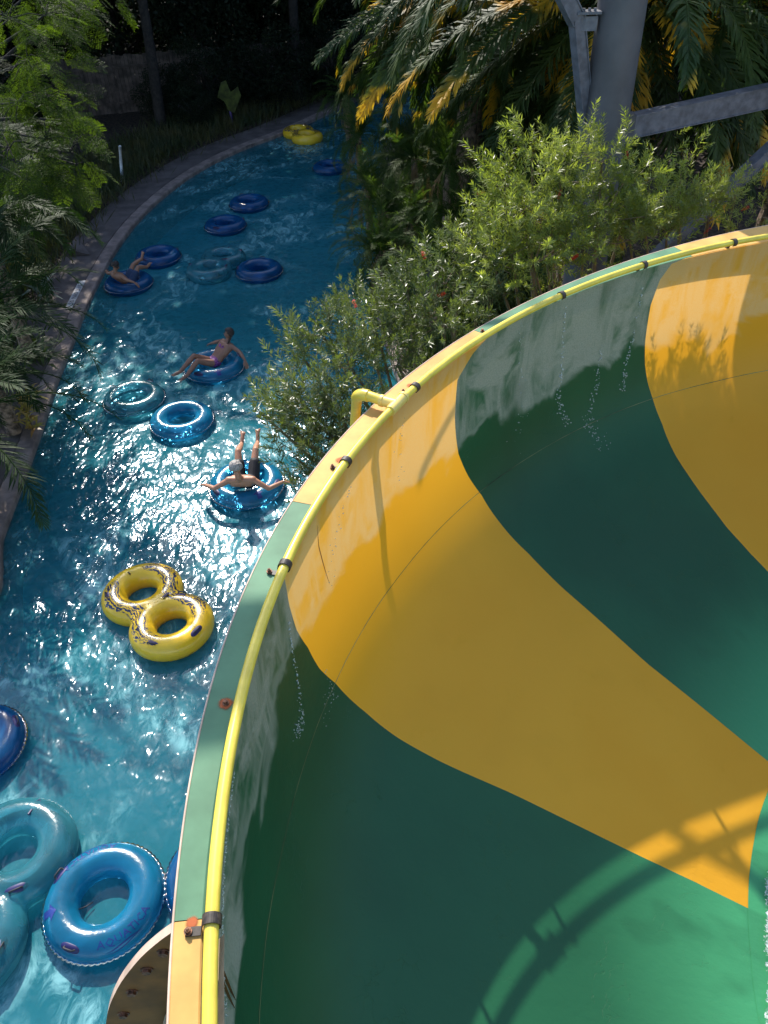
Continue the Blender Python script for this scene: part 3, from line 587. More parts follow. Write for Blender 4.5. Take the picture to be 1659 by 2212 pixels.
# depth markers: one on the deck, two on the kerb
a_, b_ = U(178, 607, .15), U(147, 668, .15); mid = (a_+b_)/2; dv = (b_-a_); L = np.linalg.norm(dv[:2]); an = math.atan2(dv[1], dv[0])
mk1 = thing('depth_marker', 'white marker reading 3FT 0IN set flat in the deck beside the palms', 'depth marker', (mid[0], mid[1], .156), an, 'depth markers along the river')
m = MB(); m.box((0, 0, 0), (L, .17, .006)); obj('tile', m.build('tile', MT['tile']), mk1)
textobj('3FT 0IN 05', .16, MT['ink'], mk1, Matrix.Translation((0, -.002, .005)) @ Matrix.Scale(L/1.05, 4, (1, 0, 0)))
def kerbmark(x0, y0, x1, y1, label, size):
    a_, b_ = U(x0, y0, .06), U(x1, y1, .06); k = np.argmin(np.hypot(*(LB-((a_+b_)/2)[:2]).T)); T = LB[min(k+1, len(LB)-1)]-LB[k-1]; an = math.atan2(T[1], T[0]); N = np.array([math.sin(an), -math.cos(an)])
    p = LB[k]+N*.006; L = np.linalg.norm((b_-a_)[:2]); mk2 = thing('depth_marker', label, 'depth marker', (p[0], p[1], .062), an, 'depth markers along the river')
    m = MB(); m.box((0, 0, 0), (min(L, 1.6), .005, .11)); obj('tile', m.build('tile', MT['coping']), mk2)
    textobj('3FT 0IN', size, MT['ink'], mk2, Matrix.Translation((0, -.005, 0)) @ Matrix.Rotation(R_(90), 4, 'X'))
kerbmark(525, 322, 560, 306, 'small black 3 FT 0 IN lettering on the far kerb face by the yellow float', .15)
kerbmark(185, 682, 205, 640, 'small black 3 FT 0 IN lettering on the kerb face below the floating boy', .15)
# ramp block on the path
rb = U(180, 545, .15); m = MB(); m.add([(0, 0, 0), (.55, .1, 0), (.0, .9, 0), (0, 0, .22), (.0, .9, .22)], [(0, 1, 2), (0, 3, 1), (1, 3, 4, 2), (0, 2, 4, 3)])
o = obj('concrete_block', m.build('concrete_block', MT['concrete']), loc=(rb[0]-.3, rb[1]-.3, .15)); tag(o, 'wedge shaped dark concrete block at the back edge of the path', 'block')

# ------------------------------------------------------------------ inflatable tubes
def torus_mesh(name, R, r, mat, nu=72, nv=24, z=0, flat=.92):
    m = MB(); G = []
    for a in np.linspace(0, 2*np.pi, nu, endpoint=False):
        wr = 1+.012*math.sin(a*23)
        G.append([((R+r*wr*math.cos(q))*math.cos(a), (R+r*wr*math.cos(q))*math.sin(a), r*flat*math.sin(q)+z) for q in np.linspace(0, 2*np.pi, nv, endpoint=False)])
    m.grid(np.array(G), True, True); return m.build(name, mat, True)
def seam_ring(mb, R, amp, n, z, wd=.018, cnt=64):
    G = []
    for i in range(n):
        a = 2*np.pi*i/n; q = R+amp*abs(math.sin(a*cnt/2)); G.append([((R-.01)*math.cos(a), (R-.01)*math.sin(a), z+.002), ((q+wd)*math.cos(a), (q+wd)*math.sin(a), z), ((R-.01)*math.cos(a), (R-.01)*math.sin(a), z-.002)])
    mb.grid(np.array(G), True, True)
SEAMB = {}
def add_seam(parent, mesh_key, R, r, mat):
    if mesh_key not in SEAMB:
        m = MB(); seam_ring(m, R+r, .012, 256, 0); seam_ring(m, R-r+.0, .0, 128, 0, -.012); SEAMB[mesh_key] = m.build('seam', mat, True)
    return obj('seam', SEAMB[mesh_key], parent)
def handle(parent, ang, R, r, top=True, tilt=50, col='navy', big=1.0):
    # pad on the vinyl and a webbing loop standing on it
    q = R_(tilt); c = np.array([(R+r*math.cos(q))*math.cos(ang), (R+r*math.cos(q))*math.sin(ang), r*.92*math.sin(q)]); rd = np.array([math.cos(ang), math.sin(ang), 0]); tn = np.array([-math.sin(ang), math.cos(ang), 0])
    nrm = rd*math.cos(q)+np.array([0, 0, 1.])*math.sin(q); bi = np.cross(nrm, tn); h = bpy.data.objects.new('handle', None)
    L, W = .11*big, .042*big; m = MB(); P = []
    for i in range(20):
        a = 2*np.pi*i/20; P.append((math.copysign(abs(math.cos(a))**.6, math.cos(a))*L, math.sin(a)*W))
    V = [c+tn*x+bi*y-nrm*(.004+x*x*1.0+y*y*2.2) for x, y in P]+[c+tn*x*.95+bi*y*.9+nrm*(.006-x*x*1.0-y*y*2.2) for x, y in P]+[c+nrm*.009]
    m.add(V, [(i, (i+1) % 20, (i+1) % 20+20, i+20) for i in range(20)]+[(i+20, (i+1) % 20+20, 40) for i in range(20)])
    o = obj('handle', m.build('handle', MT[col], True), parent)
    m = MB(); m.tube([c+tn*(-.055*big)+nrm*.0, c+tn*(-.052*big)+nrm*.03, c+tn*(-.04*big)+nrm*.038, c+tn*.04*big+nrm*.038, c+tn*.052*big+nrm*.03, c+tn*.055*big], .009*big, 8); obj('grip', m.build('grip', MT['ink'], True), o); return o
def wrap(me, R, r, ang, q0, size):     # lay flat lettering (x along, y across) on the torus
    for v in me.vertices:
        x, y = v.co.x, v.co.y; q = q0-y/r; rr = R+(r+.003)*math.cos(q); a = ang+x/(R+r*math.cos(q0)); v.co = (rr*math.cos(a), rr*math.sin(a), (r*.92+.003)*math.sin(q))
    return me
def subdiv(me, cuts=2):
    import bmesh
    bm = bmesh.new(); bm.from_mesh(me); bmesh.ops.triangulate(bm, faces=bm.faces)
    for _ in range(cuts): bmesh.ops.subdivide_edges(bm, edges=[e for e in bm.edges if e.calc_length() > .02], cuts=1)
    bm.to_mesh(me); bm.free(); return me
def letter_ring(parent, body, size, R, r, ang, q0, flip=1, mat='navy_print'):
    me = text_mesh(body, size, 1); me.materials.clear(); me.materials.append(MT[mat]); me = subdiv(me)
    for v in me.vertices: v.co.y *= -1
    return obj('lettering', wrap(me, R, r, ang, q0, size), parent)
TR, Tr = .425, .175
TM = {k: torus_mesh('ring', TR, Tr, MT[k]) for k in ('tube_blue', 'tube_deep')}
def blue_tube(px, label, kind='tube_blue', rz=0, handles=(40, 220), tilt=(0, 0), arrow=None, zc=.10, scale=1.0, cat='inner tube', s_adj=0):
    p = U(px[0], px[1], zc); t = thing('swim_tube', label, cat, (p[0], p[1], zc), R_(rz), 'blue single swim tubes'); t.rotation_euler = (R_(tilt[0]), R_(tilt[1]), R_(rz)); t.scale = (scale,)*3
    obj('ring', TM[kind], t); add_seam(t, kind, TR, Tr, MT[kind])
    for h in handles: handle(t, R_(h), TR, Tr)
    if arrow is not None:
        me = mk('arrow', [(x, y, 0) for x, y in [(-.07, 0), (.0, -.09), (0, -.035), (.085, -.035), (.085, .035), (0, .035), (0, .09)]], [(0, 1, 2, 3, 4, 5, 6)], MT['navy_print'], False)
        for v in me.vertices: v.co = (v.co.y, v.co.x, 0)
        obj('arrow', wrap(subdiv(me, 2), TR, Tr, R_(arrow), R_(65), 1), t)
    return t
# near lettered tube
near = blue_tube((226, 1945), 'large clear blue tube near the slide with AQUATICA lettered twice and a navy arrow', 'tube_blue', 22, (133, 228), arrow=178, scale=1.02)
letter_ring(near, 'AQUATICA', .115, TR, Tr, R_(290), R_(60), -1); letter_ring(near, 'AQUATICA', .115, TR, Tr, R_(97), R_(60), -1)
m = MB()
for s_ in (290, 97):
    for k, (o1, o2) in enumerate(((-.075, .007), (-.095, .005))):
        xs = np.linspace(-.12, .22, 24); y = o1+.018*np.sin((xs+.1)*14+k); wdt = o2*np.sin(np.linspace(0.1, 3.0, 24))
        def W(x, y): q = R_(60)+y/Tr; rr = TR+(Tr+.003)*math.cos(q); a = R_(s_)-x/(TR+Tr*.5); return (rr*math.cos(a), rr*math.sin(a), (Tr*.92+.003)*math.sin(q))
        m.grid(np.array([[W(x, yy-d_) for x, yy, d_ in zip(xs, y, wdt)], [W(x, yy+d_) for x, yy, d_ in zip(xs, y, wdt)]]))
obj('wave_logo', m.build('wave_logo', MT['navy_print']), near)
m = MB(); m.tube([(-.27, -.0, .03), (-.2, .03, -.03), (-.12, .06, -.05)], .006, 6); obj('valve_strap', m.build('valve_strap', MT['ink'], True), near)
blue_tube((-55, 1612), 'deep blue tube cut off by the left edge above the teal double tube', 'tube_deep', 60, (-30, 150))
blue_tube((482, 1892), 'blue tube mostly hidden behind the green rim of the slide', 'tube_deep', 10, (100,))
blue_tube((393, 908), 'bright blue tube with a wide white highlight below the pale tube', 'tube_blue', 30, ())
pale = blue_tube((290, 862), 'pale watery blue tube with two navy handles left of the bright blue one', 'tube_blue', 0, (62, 150))
[c for c in pale.children if c.name.startswith('ring')][0].data = torus_mesh('ring', TR, Tr, MT['tube_teal'])
blue_tube((342, 555), 'dark blue tube in the shade just beyond the floating boy', 'tube_deep', 0, (20, 240))
blue_tube((560, 585), 'dark blue tube right of the shaded teal double tube', 'tube_deep', 0, (85, 185))
blue_tube((487, 487), 'dark blue tube between the teal double tube and the farthest pair member', 'tube_deep', 0, (15, 250))
blue_tube((538, 440), 'farthest of the dark blue tubes in the open shaded water', 'tube_deep', 0, (120,))
blue_tube((712, 362), 'dim blue tube by the right bank fronds below the far yellow float', 'tube_deep', 0, (100,), scale=.95)
tm = blue_tube((533, 1047), 'bright blue tube carrying the grey haired man', 'tube_blue', 0, (-15, 215), arrow=300, scale=1.06)
tg = blue_tube((463, 792), 'bright blue tube carrying the girl in a bikini', 'tube_blue', 0, (25, 245), arrow=290, scale=1.05)
tb = blue_tube((278, 612), 'dark blue tube carrying the boy near the left kerb', 'tube_deep', 0, ())

# figure-eight tubes
def eight_mesh():
    m = MB()
    for cx in (-.43, .43):
        G = []
        for a in np.linspace(0, 2*np.pi, 64, endpoint=False):
            G.append([((.385+.185*math.cos(q))*math.cos(a)+cx, (.385+.185*math.cos(q))*math.sin(a)*1.06, .185*math.sin(q)) for q in np.linspace(0, 2*np.pi, 24, endpoint=False)])
        m.grid(np.array(G), True, True)
    for s_ in (-1, 1): m.tube([(-.25, s_*.335, 0), (0, s_*.26, 0), (.25, s_*.335, 0)], .16, 20)
    o = obj('tmp', m.build('tmp')); r = o.modifiers.new('r', 'REMESH'); r.mode = 'VOXEL'; r.voxel_size = .018; s = o.modifiers.new('s', 'SMOOTH'); s.iterations = 14; s.factor = .6
    me = evaluated(o); me.polygons.foreach_set('use_smooth', np.ones(len(me.polygons), bool)); return me
E8 = eight_mesh()
def double(px1, px2, label, mat, zc=.12, hs=(), group=None, scale=1.0, rot=None):
    a, b = U(*px1, zc), U(*px2, zc); c = (a+b)/2; an = math.atan2(b[1]-a[1], b[0]-a[0]); t = thing('double_tube', label, 'double tube', (c[0], c[1], zc), an, group or 'figure eight double tubes'); t.scale = (scale,)*3
    me = E8.copy(); me.materials.clear(); me.materials.append(MT[mat]); obj('body', me, t)
    for cx, ag in hs:
        e_ = bpy.data.objects.new('handle', None)
        h = handle(t, R_(ag), .385, .185, tilt=60, big=1.0); h.location = (cx*.43, 0, .016)
    m = MB(); m.tube([(-.01, -.10, .182), (0, 0, .165), (.01, .1, .182)], .004, 6); obj('crease', m.build('crease', m_simple('crease', (.5, .33, .02) if mat == 'tube_yellow' else (.03, .2, .3), .5), True), t)
    # pressed arrow sign on the tube
    m = MB()
    for k in (0, .035):
        m.tube([(-.86+k, -.05, .16), (-.93+k, 0, .155), (-.86+k, .05, .16)], .005, 6)
    m.tube([(-.80, 0, .178), (-.74, 0, .185)], .012, 6); obj('arrow', m.build('arrow', MT['navy'] if mat != 'tube_yellow' else MT['ink']), t)
    return t
y8 = double((313, 1288), (367, 1348), 'big yellow figure eight tube printed with navy wave scribbles in the sparkling water', 'tube_yellow', hs=((-1, 20), (-1, 250), (1, 130), (1, 300), (1, 20)))
double((26, 1856), (-78, 2022), 'pale teal figure eight tube cut off by the lower left corner', 'tube_teal', hs=((-1, 40), (1, 90), (1, -90)), scale=1.12)
double((488, 555), (448, 590), 'pale teal figure eight tube in the shade among dark blue tubes', 'tube_teal', hs=((-1, 120), (-1, 30), (1, 100), (1, -80)))
y2 = double((640, 283), (668, 300), 'small looking yellow figure eight tube far up the river below the palms', 'tube_yellow', hs=((1, 200), (-1, 30)), scale=1.0)

# ------------------------------------------------------------------ people
def capsule_set(m, segs):
    for a, b, ra, rb in segs:
        a, b = np.array(a, float), np.array(b, float); n = 7; t = np.linspace(0, 1, n)
        m.tube(a+(b-a)*t[:, None], ra+(rb-ra)*t, 12); m.ball(a, ra, 12, 8); m.ball(b, rb, 12, 8)
def person(label, root_loc, rz, J, skin, hair_col, hair, clothes, scale=1.0, head_dir=None, long_hair=False):
    """J: joints in tube space (X right, Y forward, Z up)"""
    p = thing('person', label, 'person', root_loc, rz); p.scale = (scale,)*3; m = MB(); v = {k: np.array(q, float) for k, q in J.items()}
    hd = np.array(head_dir if head_dir is not None else (0, 1, 0), float); hd /= np.linalg.norm(hd)
    pel, che, nec, hea = v['pelvis'], v['chest'], v['neck'], v['head']; up = (nec-pel)/np.linalg.norm(nec-pel); hup = (hea-nec)/np.linalg.norm(hea-nec)
    side = v['shR']-v['shL']; side /= np.linalg.norm(side)
    # trunk: rows of balls across
    for t in np.linspace(0, 1, 9):
        c = pel+(che-pel)*t; wd = .105+.05*abs(t-.35)*1.2+(.03 if t > .6 else 0); dp = .088+.012*t
        for q in (-1, -.5, 0, .5, 1): m.ball(c+side*wd*.62*q, (dp,)*3, 10, 7)
    capsule_set(m, [(che, nec, .075, .055), (nec, nec+hup*.07, .052, .05), (v['shL'], v['shR'], .062, .062), (che+side*.1, v['shR'], .075, .06), (che-side*.1, v['shL'], .075, .06)])
    # head: skull, jaw, nose, ears
    hs = np.cross(hd, hup); hs /= np.linalg.norm(hs); hf = np.cross(hup, hs)
    m.ball(hea+hup*.02-hf*.01, (.082,)*3, 16, 12); m.ball(hea-hup*.035+hf*.015, (.066,)*3, 14, 10); m.ball(hea-hup*.065+hf*.045, (.036,)*3, 10, 8); m.ball(hea+hf*.093-hup*.01, (.014,)*3, 8, 6); m.ball(hea+hf*.085-hup*.02, (.016,)*3, 8, 6)
    for s_ in (-1, 1): m.ball(hea+hs*s_*.082-hup*.012, (.020,)*3, 8, 6); m.ball(hea+hs*s_*.03+hf*.06-hup*.03, (.034,)*3, 8, 6)
    m.ball(hea+hf*.068-hup*.048, (.018,)*3, 8, 6)
    for S in 'LR':
        sh, el, wr, hi, kn, an, to = [v[k+S] for k in ('sh', 'el', 'wr', 'hi', 'kn', 'an', 'to')]
        capsule_set(m, [(sh, sh+(el-sh)*.5, .052, .046), (sh+(el-sh)*.5, el, .046, .038), (el, el+(wr-el)*.35, .038, .040), (el+(wr-el)*.35, wr, .040, .026)])
        capsule_set(m, [(pel, hi, .09, .09), (hi, hi+(kn-hi)*.5, .088, .072), (hi+(kn-hi)*.5, kn, .072, .054), (kn, kn+(an-kn)*.35, .052, .056), (kn+(an-kn)*.35, an, .056, .034)])
        # foot with toes
        f = to-an; fl_ = np.linalg.norm(f); f /= fl_; fs = np.cross(f, [0, 0, 1.]); fs /= np.linalg.norm(fs); dn = np.cross(f, fs)
        capsule_set(m, [(an-f*.03, an+f*fl_*.55, .036, .034), (an+f*fl_*.4, an+f*fl_*.8, .038, .030)])
        for k in range(5): q = (k-2)*.017*(1 if S == 'L' else -1); capsule_set(m, [(an+f*fl_*.75+fs*q, an+f*(fl_*(1.0-.02*k))+fs*q*1.15, .013, .0095 if k else .013)])
        # hand: palm, four bent fingers, thumb
        h = wr-el; h /= np.linalg.norm(h); hdv = v.get('hd'+S, h+np.array([0, 0, -.5])); hdv = hdv/np.linalg.norm(hdv); ps = np.cross(hdv, [0, 0, 1.]); ps /= np.linalg.norm(ps); cu = np.array([0, 0, -1.])
        pc = wr+hdv*.05
        for q in (-1, 0, 1): capsule_set(m, [(wr+ps*q*.010, wr+hdv*.085+ps*q*.022, .018, .015)])
        for k, (q, L) in enumerate(((-1.5, .060), (-.5, .075), (.5, .080), (1.5, .072))):
            b0_ = wr+hdv*.085+ps*q*.020; b1__ = b0_+hdv*L*.5+ps*q*.004+cu*.010; b2_ = b1__+hdv*L*.4+cu*.028; capsule_set(m, [(b0_, b1__, .0115, .0105), (b1__, b2_, .0105, .009)])
        tq = ps*(1 if S == 'L' else -1); t0 = wr+hdv*.03+tq*.022; t1 = t0+hdv*.03+tq*.032; t2 = t1+hdv*.028+tq*.008+cu*.012; capsule_set(m, [(t0, t1, .014, .012), (t1, t2, .012, .0095)])
    o = obj('tmp', m.build('tmp')); r = o.modifiers.new('r', 'REMESH'); r.mode = 'VOXEL'; r.voxel_size = .0085; s = o.modifiers.new('s', 'SMOOTH'); s.iterations = 5; s.factor = .5
    me = evaluated(o); me.polygons.foreach_set('use_smooth', np.ones(len(me.polygons), bool)); me.materials.clear(); me.materials.append(skin); body = obj('body', me, p)
    # eyes and mouth
    m = MB()
    for s_ in (-1, 1): m.ball(hea+hs*s_*.031+hf*.078+hup*.012, (.011, .011, .008), 10, 7)
    obj('eyes', m.build('eyes', MT['ink'], True), p)
    m = MB(); m.tube([hea+hs*-.022+hf*.078-hup*.05, hea+hf*.086-hup*.052, hea+hs*.022+hf*.078-hup*.05], .005, 6); obj('mouth', m.build('mouth', m_simple('lips', (.35, .12, .10), .5), True), p)
    # hair: shell of locks over the skull
    m = MB(); rr = .094
    for i in range(260 if not long_hair else 340):
        z = rng.uniform(-.35, 1); a = rng.uniform(0, 2*np.pi); q = math.sqrt(max(0, 1-z*z)); d = hs*q*math.cos(a)+hf*q*math.sin(a)+hup*z
        if d@hf > .45 and z < .55: continue
        if z < 0 and d@hf > 0.1: continue
        c = hea+hup*.015-hf*.012+d*rr*(.93+.1*rng.random()); m.ball(c, (.016+.008*rng.random(),)*3, 6, 5)
    if long_hair:
        for i in range(90):
            a = rng.uniform(-1, 1); c0 = hea-hf*.075+hs*a*.07+hup*.02; c1 = c0-hf*.03-up*rng.uniform(.12, .26)+hs*a*.02; m.tube([c0, (c0+c1)/2-hf*.015, c1], [.014, .013, .007], 6)
    mh = m_simple('hair_'+hair, hair_col, .6, var=.3, scale=60, bump=.004, bscale=200); o = obj('tmp', m.build('tmp')); r = o.modifiers.new('r', 'REMESH'); r.mode = 'VOXEL'; r.voxel_size = .008
    me = evaluated(o); me.materials.clear(); me.materials.append(mh); me.polygons.foreach_set('use_smooth', np.ones(len(me.polygons), bool)); obj('hair', me, p)
    # clothing grown as a slightly larger skin over the same limbs
    for nm, segs, mt in clothes(v, side, up):
        m = MB(); capsule_set(m, segs); o = obj('tmp', m.build('tmp')); r = o.modifiers.new('r', 'REMESH'); r.mode = 'VOXEL'; r.voxel_size = .010; s = o.modifiers.new('s', 'SMOOTH'); s.iterations = 3
        me = evaluated(o); me.materials.clear(); me.materials.append(mt); me.polygons.foreach_set('use_smooth', np.ones(len(me.polygons), bool)); obj(nm, me, p)
    return p
def trunks(mt):
    def f(v, side, up):
        s = []
        for S in 'LR': hi, kn = v['hi'+S], v['kn'+S]; s += [(v['pelvis'], hi, .105, .108), (hi, hi+(kn-hi)*.55, .106, .096)]
        s += [(v['pelvis']-side*.07, v['pelvis']+side*.07, .108, .108), (v['pelvis']-side*.06+up*.07, v['pelvis']+side*.06+up*.07, .103, .103)]
        return [('swim_trunks', s, mt)]
    return f
def bikini(mt):
    def f(v, side, up):
        ft = np.cross(side, up)*-1; ft = ft/np.linalg.norm(ft)
        if ft[1] < 0: ft = -ft
        c = v['chest']-up*.05+ft*.065; c2 = v['pelvis']
        top = [(c-side*.055, c-side*.055-up*.012, .050, .042), (c+side*.055, c+side*.055-up*.012, .050, .042)]
        ring = [c-ft*.065+(side*math.cos(a)*.145+ft*math.sin(a)*.102)-up*.03 for a in np.linspace(0, 2*np.pi, 17)]
        top += [(ring[i], ring[i+1], .011, .011) for i in range(16)]
        top += [(c-side*.055+up*.03, v['neck']-side*.03, .009, .009), (c+side*.055+up*.03, v['neck']+side*.03, .009, .009)]
        bot = [(c2-side*.07, c2+side*.07, .100, .100), (c2-side*.06+up*.03, c2+side*.06+up*.03, .098, .098), (c2, v['hiL'], .098, .095), (c2, v['hiR'], .098, .095)]
        return [('bikini_top', top, mt), ('bikini_bottom', bot, mt)]
    return f
tl = tm.location
person('grey haired man in black trunks lying back in a tube, arms spread', (tl[0], tl[1], .10), R_(2), dict(
    pelvis=(.02, -.05, .10), chest=(-.01, -.36, .36), neck=(-.03, -.44, .50), head=(-.05, -.40, .66), shL=(-.20, -.38, .40), shR=(.18, -.40, .40),
    elL=(-.44, -.44, .30), elR=(.42, -.47, .26), wrL=(-.62, -.28, .26), wrR=(.64, -.30, .25), hdL=(-.5, .9, -.5), hdR=(1, .35, -.35), hiL=(-.10, .02, .10), hiR=(.12, .02, .10),
    knL=(-.12, .40, .40), knR=(.17, .42, .40), anL=(-.10, .76, .30), anR=(.17, .78, .30), toL=(-.07, .93, .44), toR=(.18, .95, .46)),
    m_skin('skin_tan', (.52, .25, .15)), (.40, .36, .33), 'grey', trunks(m_simple('black_trunks', (.018, .018, .022), .7)), 1.04, (-.15, 1, -.05))
tl = tg.location
d_ = U(395, 815, .2)-U(468, 785, .2); an = math.atan2(d_[1], d_[0])-math.pi/2
person('girl with long dark hair in a bikini, legs hanging over her blue tube', (tl[0]+.02, tl[1]+.0, .10), an, dict(
    pelvis=(.0, -.02, .13), chest=(-.0, -.33, .37), neck=(.0, -.42, .49), head=(.0, -.45, .63), shL=(-.15, -.38, .41), shR=(.15, -.38, .41),
    elL=(-.37, -.44, .33), elR=(.37, -.40, .32), wrL=(-.57, -.42, .22), wrR=(.58, -.30, .22), hdL=(-.5, .1, -.9), hdR=(.9, .1, -.4), hiL=(-.08, .06, .13), hiR=(.08, .06, .13),
    knL=(-.07, .42, .33), knR=(.09, .40, .38), anL=(-.13, .76, .14), anR=(.07, .80, .16), toL=(-.14, .95, .10), toR=(.10, .98, .13)),
    m_skin('skin_girl', (.30, .15, .10)), (.035, .022, .018), 'dark', bikini(m_simple('purple_bikini', (.25, .06, .25), .6, var=.5, scale=30)), .98, (.45, .9, 0), True)
tl = tb.location
d_ = U(328, 578, .2)-U(276, 612, .2); an = math.atan2(d_[1], d_[0])-math.pi/2
person('boy with short dark hair lounging in a dark blue tube, one leg raised', (tl[0], tl[1], .10), an, dict(
    pelvis=(.08, -.10, .05), chest=(-.05, -.28, .32), neck=(-.06, -.32, .44), head=(-.04, -.27, .57), shL=(-.20, -.26, .36), shR=(.09, -.32, .36),
    elL=(-.40, -.22, .30), elR=(.26, -.36, .28), wrL=(-.56, -.08, .30), wrR=(.44, -.30, .22), hiL=(.0, -.02, .08), hiR=(.15, -.02, .08),
    knL=(.02, .30, .38), knR=(.18, .28, .34), anL=(.06, .64, .42), anR=(.22, .58, .24), toL=(.05, .76, .56), toR=(.24, .74, .30)),
    m_skin('skin_boy', (.36, .18, .11)), (.03, .02, .015), 'brown', trunks(m_simple('teal_trunks', (.02, .05, .12), .7)), .98, (.3, 1, -.1))

# ------------------------------------------------------------------ vegetation
def quads_from(P0, P1, W, side):       # diamond leaves: base, side, tip, side
    mid = P0+(P1-P0)*.45; A = mid-side*W[:, None]/2; B = mid+side*W[:, None]/2
    V = np.stack([P0, A, P1, B], 1).reshape(-1, 3); F = np.arange(len(V)).reshape(-1, 4); return V, F
def unit(v): return v/(np.linalg.norm(v, axis=-1, keepdims=True)+1e-9)
def rand_unit(n): v = rng.normal(size=(n, 3)); return unit(v)
def merge(parts):
    Vs, Fs, n = [], [], 0
    for V, F in parts: Vs.append(V); Fs.append(F+n); n += len(V)
    return np.concatenate(Vs), np.concatenate(Fs)
def inst(V, F, Rm, T, S):              # copies of a template baked into one mesh
    n = len(T); W = np.einsum('nij,kj->nki', Rm*S[:, None, None], V)+T[:, None, :]
    FF = (F[None]+(np.arange(n)*len(V))[:, None, None]).reshape(-1, F.shape[1]); return W.reshape(-1, 3), FF
def frames(D, roll=None):              # rotation matrices with local X along D
    D = unit(D); a = np.tile([0, 0, 1.], (len(D), 1)); a[np.abs(D[:, 2]) > .95] = [1, 0, 0]; Yv = unit(np.cross(a, D)); Zv = np.cross(D, Yv)
    if roll is not None: c, s = np.cos(roll)[:, None], np.sin(roll)[:, None]; Yv, Zv = Yv*c+Zv*s, -Yv*s+Zv*c
    return np.stack([D, Yv, Zv], -1)

def frond_mesh(name, L, el, bend, nl, leafL, leafW, ang=45, droop=.25, mat=None, seed=0, stiff=1.0, bare=.12):
    r = np.random.default_rng(seed); n = 16; P = [np.zeros(3)]; a = R_(el)
    for i in range(n): a -= R_(bend)/n*(.5+1.0*i/n); P.append(P[-1]+np.array([math.cos(a), r.normal(0, .008), math.sin(a)])*L/n)
    P = np.array(P); m = MB(); m.tube(P, np.linspace(.022, .004, n+1)*L/2.5, 5); Vr, Fr = np.concatenate(m.V), [f for f in m.F if len(f) == 4]
    t = np.repeat(np.linspace(bare, .995, nl), 2); sgn = np.tile([1, -1], nl); q = t*n; i0 = np.minimum(q.astype(int), n-1); fr = (q-i0)[:, None]
    B = P[i0]*(1-fr)+P[i0+1]*fr; T = unit(P[i0+1]-P[i0]); Sd = np.tile([0, 1., 0], (len(t), 1)); Nn = np.cross(T, Sd)*-1; Nn[Nn[:, 2] < 0] *= -1
    al = R_(ang)*(1.15-.55*t)+r.normal(0, .10, len(t)); ll = leafL*np.clip(np.sin(np.pi*(.12+.80*t))**.7, .15, 1)*(.85+.3*r.random(len(t)))
    lift = r.normal(.12, .16, len(t)); D = unit(T*np.cos(al)[:, None]+Sd*(np.sin(al)*sgn)[:, None]+Nn*lift[:, None])
    M1 = B+D*ll[:, None]*.55; D2 = unit(D+np.array([0, 0, -1.])*droop*(.6+.8*r.random(len(t)))[:, None]); M2 = M1+D2*ll[:, None]*.45
    wv = unit(np.cross(D, Nn)); W = leafW*(.8+.4*r.random(len(t)))[:, None]
    V = np.stack([B-wv*W*.2, B+wv*W*.2, M1+wv*W*.5, M1-wv*W*.5, M2], 1).reshape(-1, 3); k = np.arange(len(t))*5
    F = np.concatenate([np.stack([k, k+1, k+2, k+3], 1), np.stack([k+3, k+2, k+4, k+4], 1)])
    F4 = F[:len(t)]; F3 = np.stack([k+3, k+2, k+4], 1)
    faces = Fr+[tuple(x+len(Vr)) for x in F4]+[tuple(x+len(Vr)) for x in F3]
    return mk(name, np.concatenate([Vr, V]), [tuple(int(j) for j in f) for f in faces], mat, False)
def palm(name, label, cat, base, height, meshes, n, elr, spin=(0, 360), group=None, trunk_r=.18, scale=(.85, 1.1), lean=(0, 0), dead=0, deadmesh=None, az_list=None, trunkmat='palmtrunk'):
    t = thing(name, label, cat, base, 0, group); m = MB(); H = height; k = 14; P = np.array([(lean[0]*q*q, lean[1]*q*q, H*q) for q in np.linspace(0, 1, k*2)]); rad = trunk_r*(1.1-.2*np.linspace(0, 1, k*2))*(1+.10*(np.arange(k*2) % 2))
    m.tube(P, rad, 14); obj('trunk', m.build('trunk', MT[trunkmat], False), t); top = P[-1]
    for i in range(n):
        az = R_(rng.uniform(*spin)) if az_list is None else R_(az_list[i % len(az_list)]+rng.normal(0, 6)); q = (i+.5)/n; el = elr[0]+(elr[1]-elr[0])*q+rng.normal(0, 7)
        j_ = int(np.clip(q*len(meshes)+rng.normal(0, .7), 0, len(meshes)-1)); me = meshes[j_] if not (deadmesh and i < dead) else deadmesh[rng.integers(len(deadmesh))]
        o = obj('frond', me, t); s_ = rng.uniform(*scale); o.scale = (s_, s_, s_); o.location = Vector(top)+Vector((math.cos(az)*trunk_r*.6, math.sin(az)*trunk_r*.6, rng.uniform(-.15, .1)))
        o.rotation_mode = 'QUATERNION'; o.rotation_quaternion = Quaternion((0, 0, 1), az) @ Quaternion((0, 1, 0), -R_(el)) @ Quaternion((1, 0, 0), rng.normal(0, .25))
    return t
BIG = [frond_mesh('frond_big', 4.4, 0, b, 116, .52, .044, 50, .55, MT['frond'], i) for i, b in enumerate((20, 38, 58, 80, 98))]
BIGD = [frond_mesh('frond_dry', 3.2, 10, 120, 54, .40, .026, 40, .9, MT['frond_dead'], 9)]
pb = UD(1340, -60, 15.2)
palm('date_palm', 'largest date palm at upper right, long drooping fronds with orange tips behind the column', 'palm tree', (pb[0]+.2, 15.6, .2), pb[2]-.3, BIG, 100, (-80, 60), trunk_r=.32, dead=8, deadmesh=BIGD, scale=(.8, 1.15))
palm('date_palm', 'date palm with golden fronds at top centre, left of the largest palm', 'palm tree', (2.3, 20.0, .2), 6.0, BIG, 96, (-80, 55), trunk_r=.28, dead=8, deadmesh=BIGD, scale=(.75, 1.0))
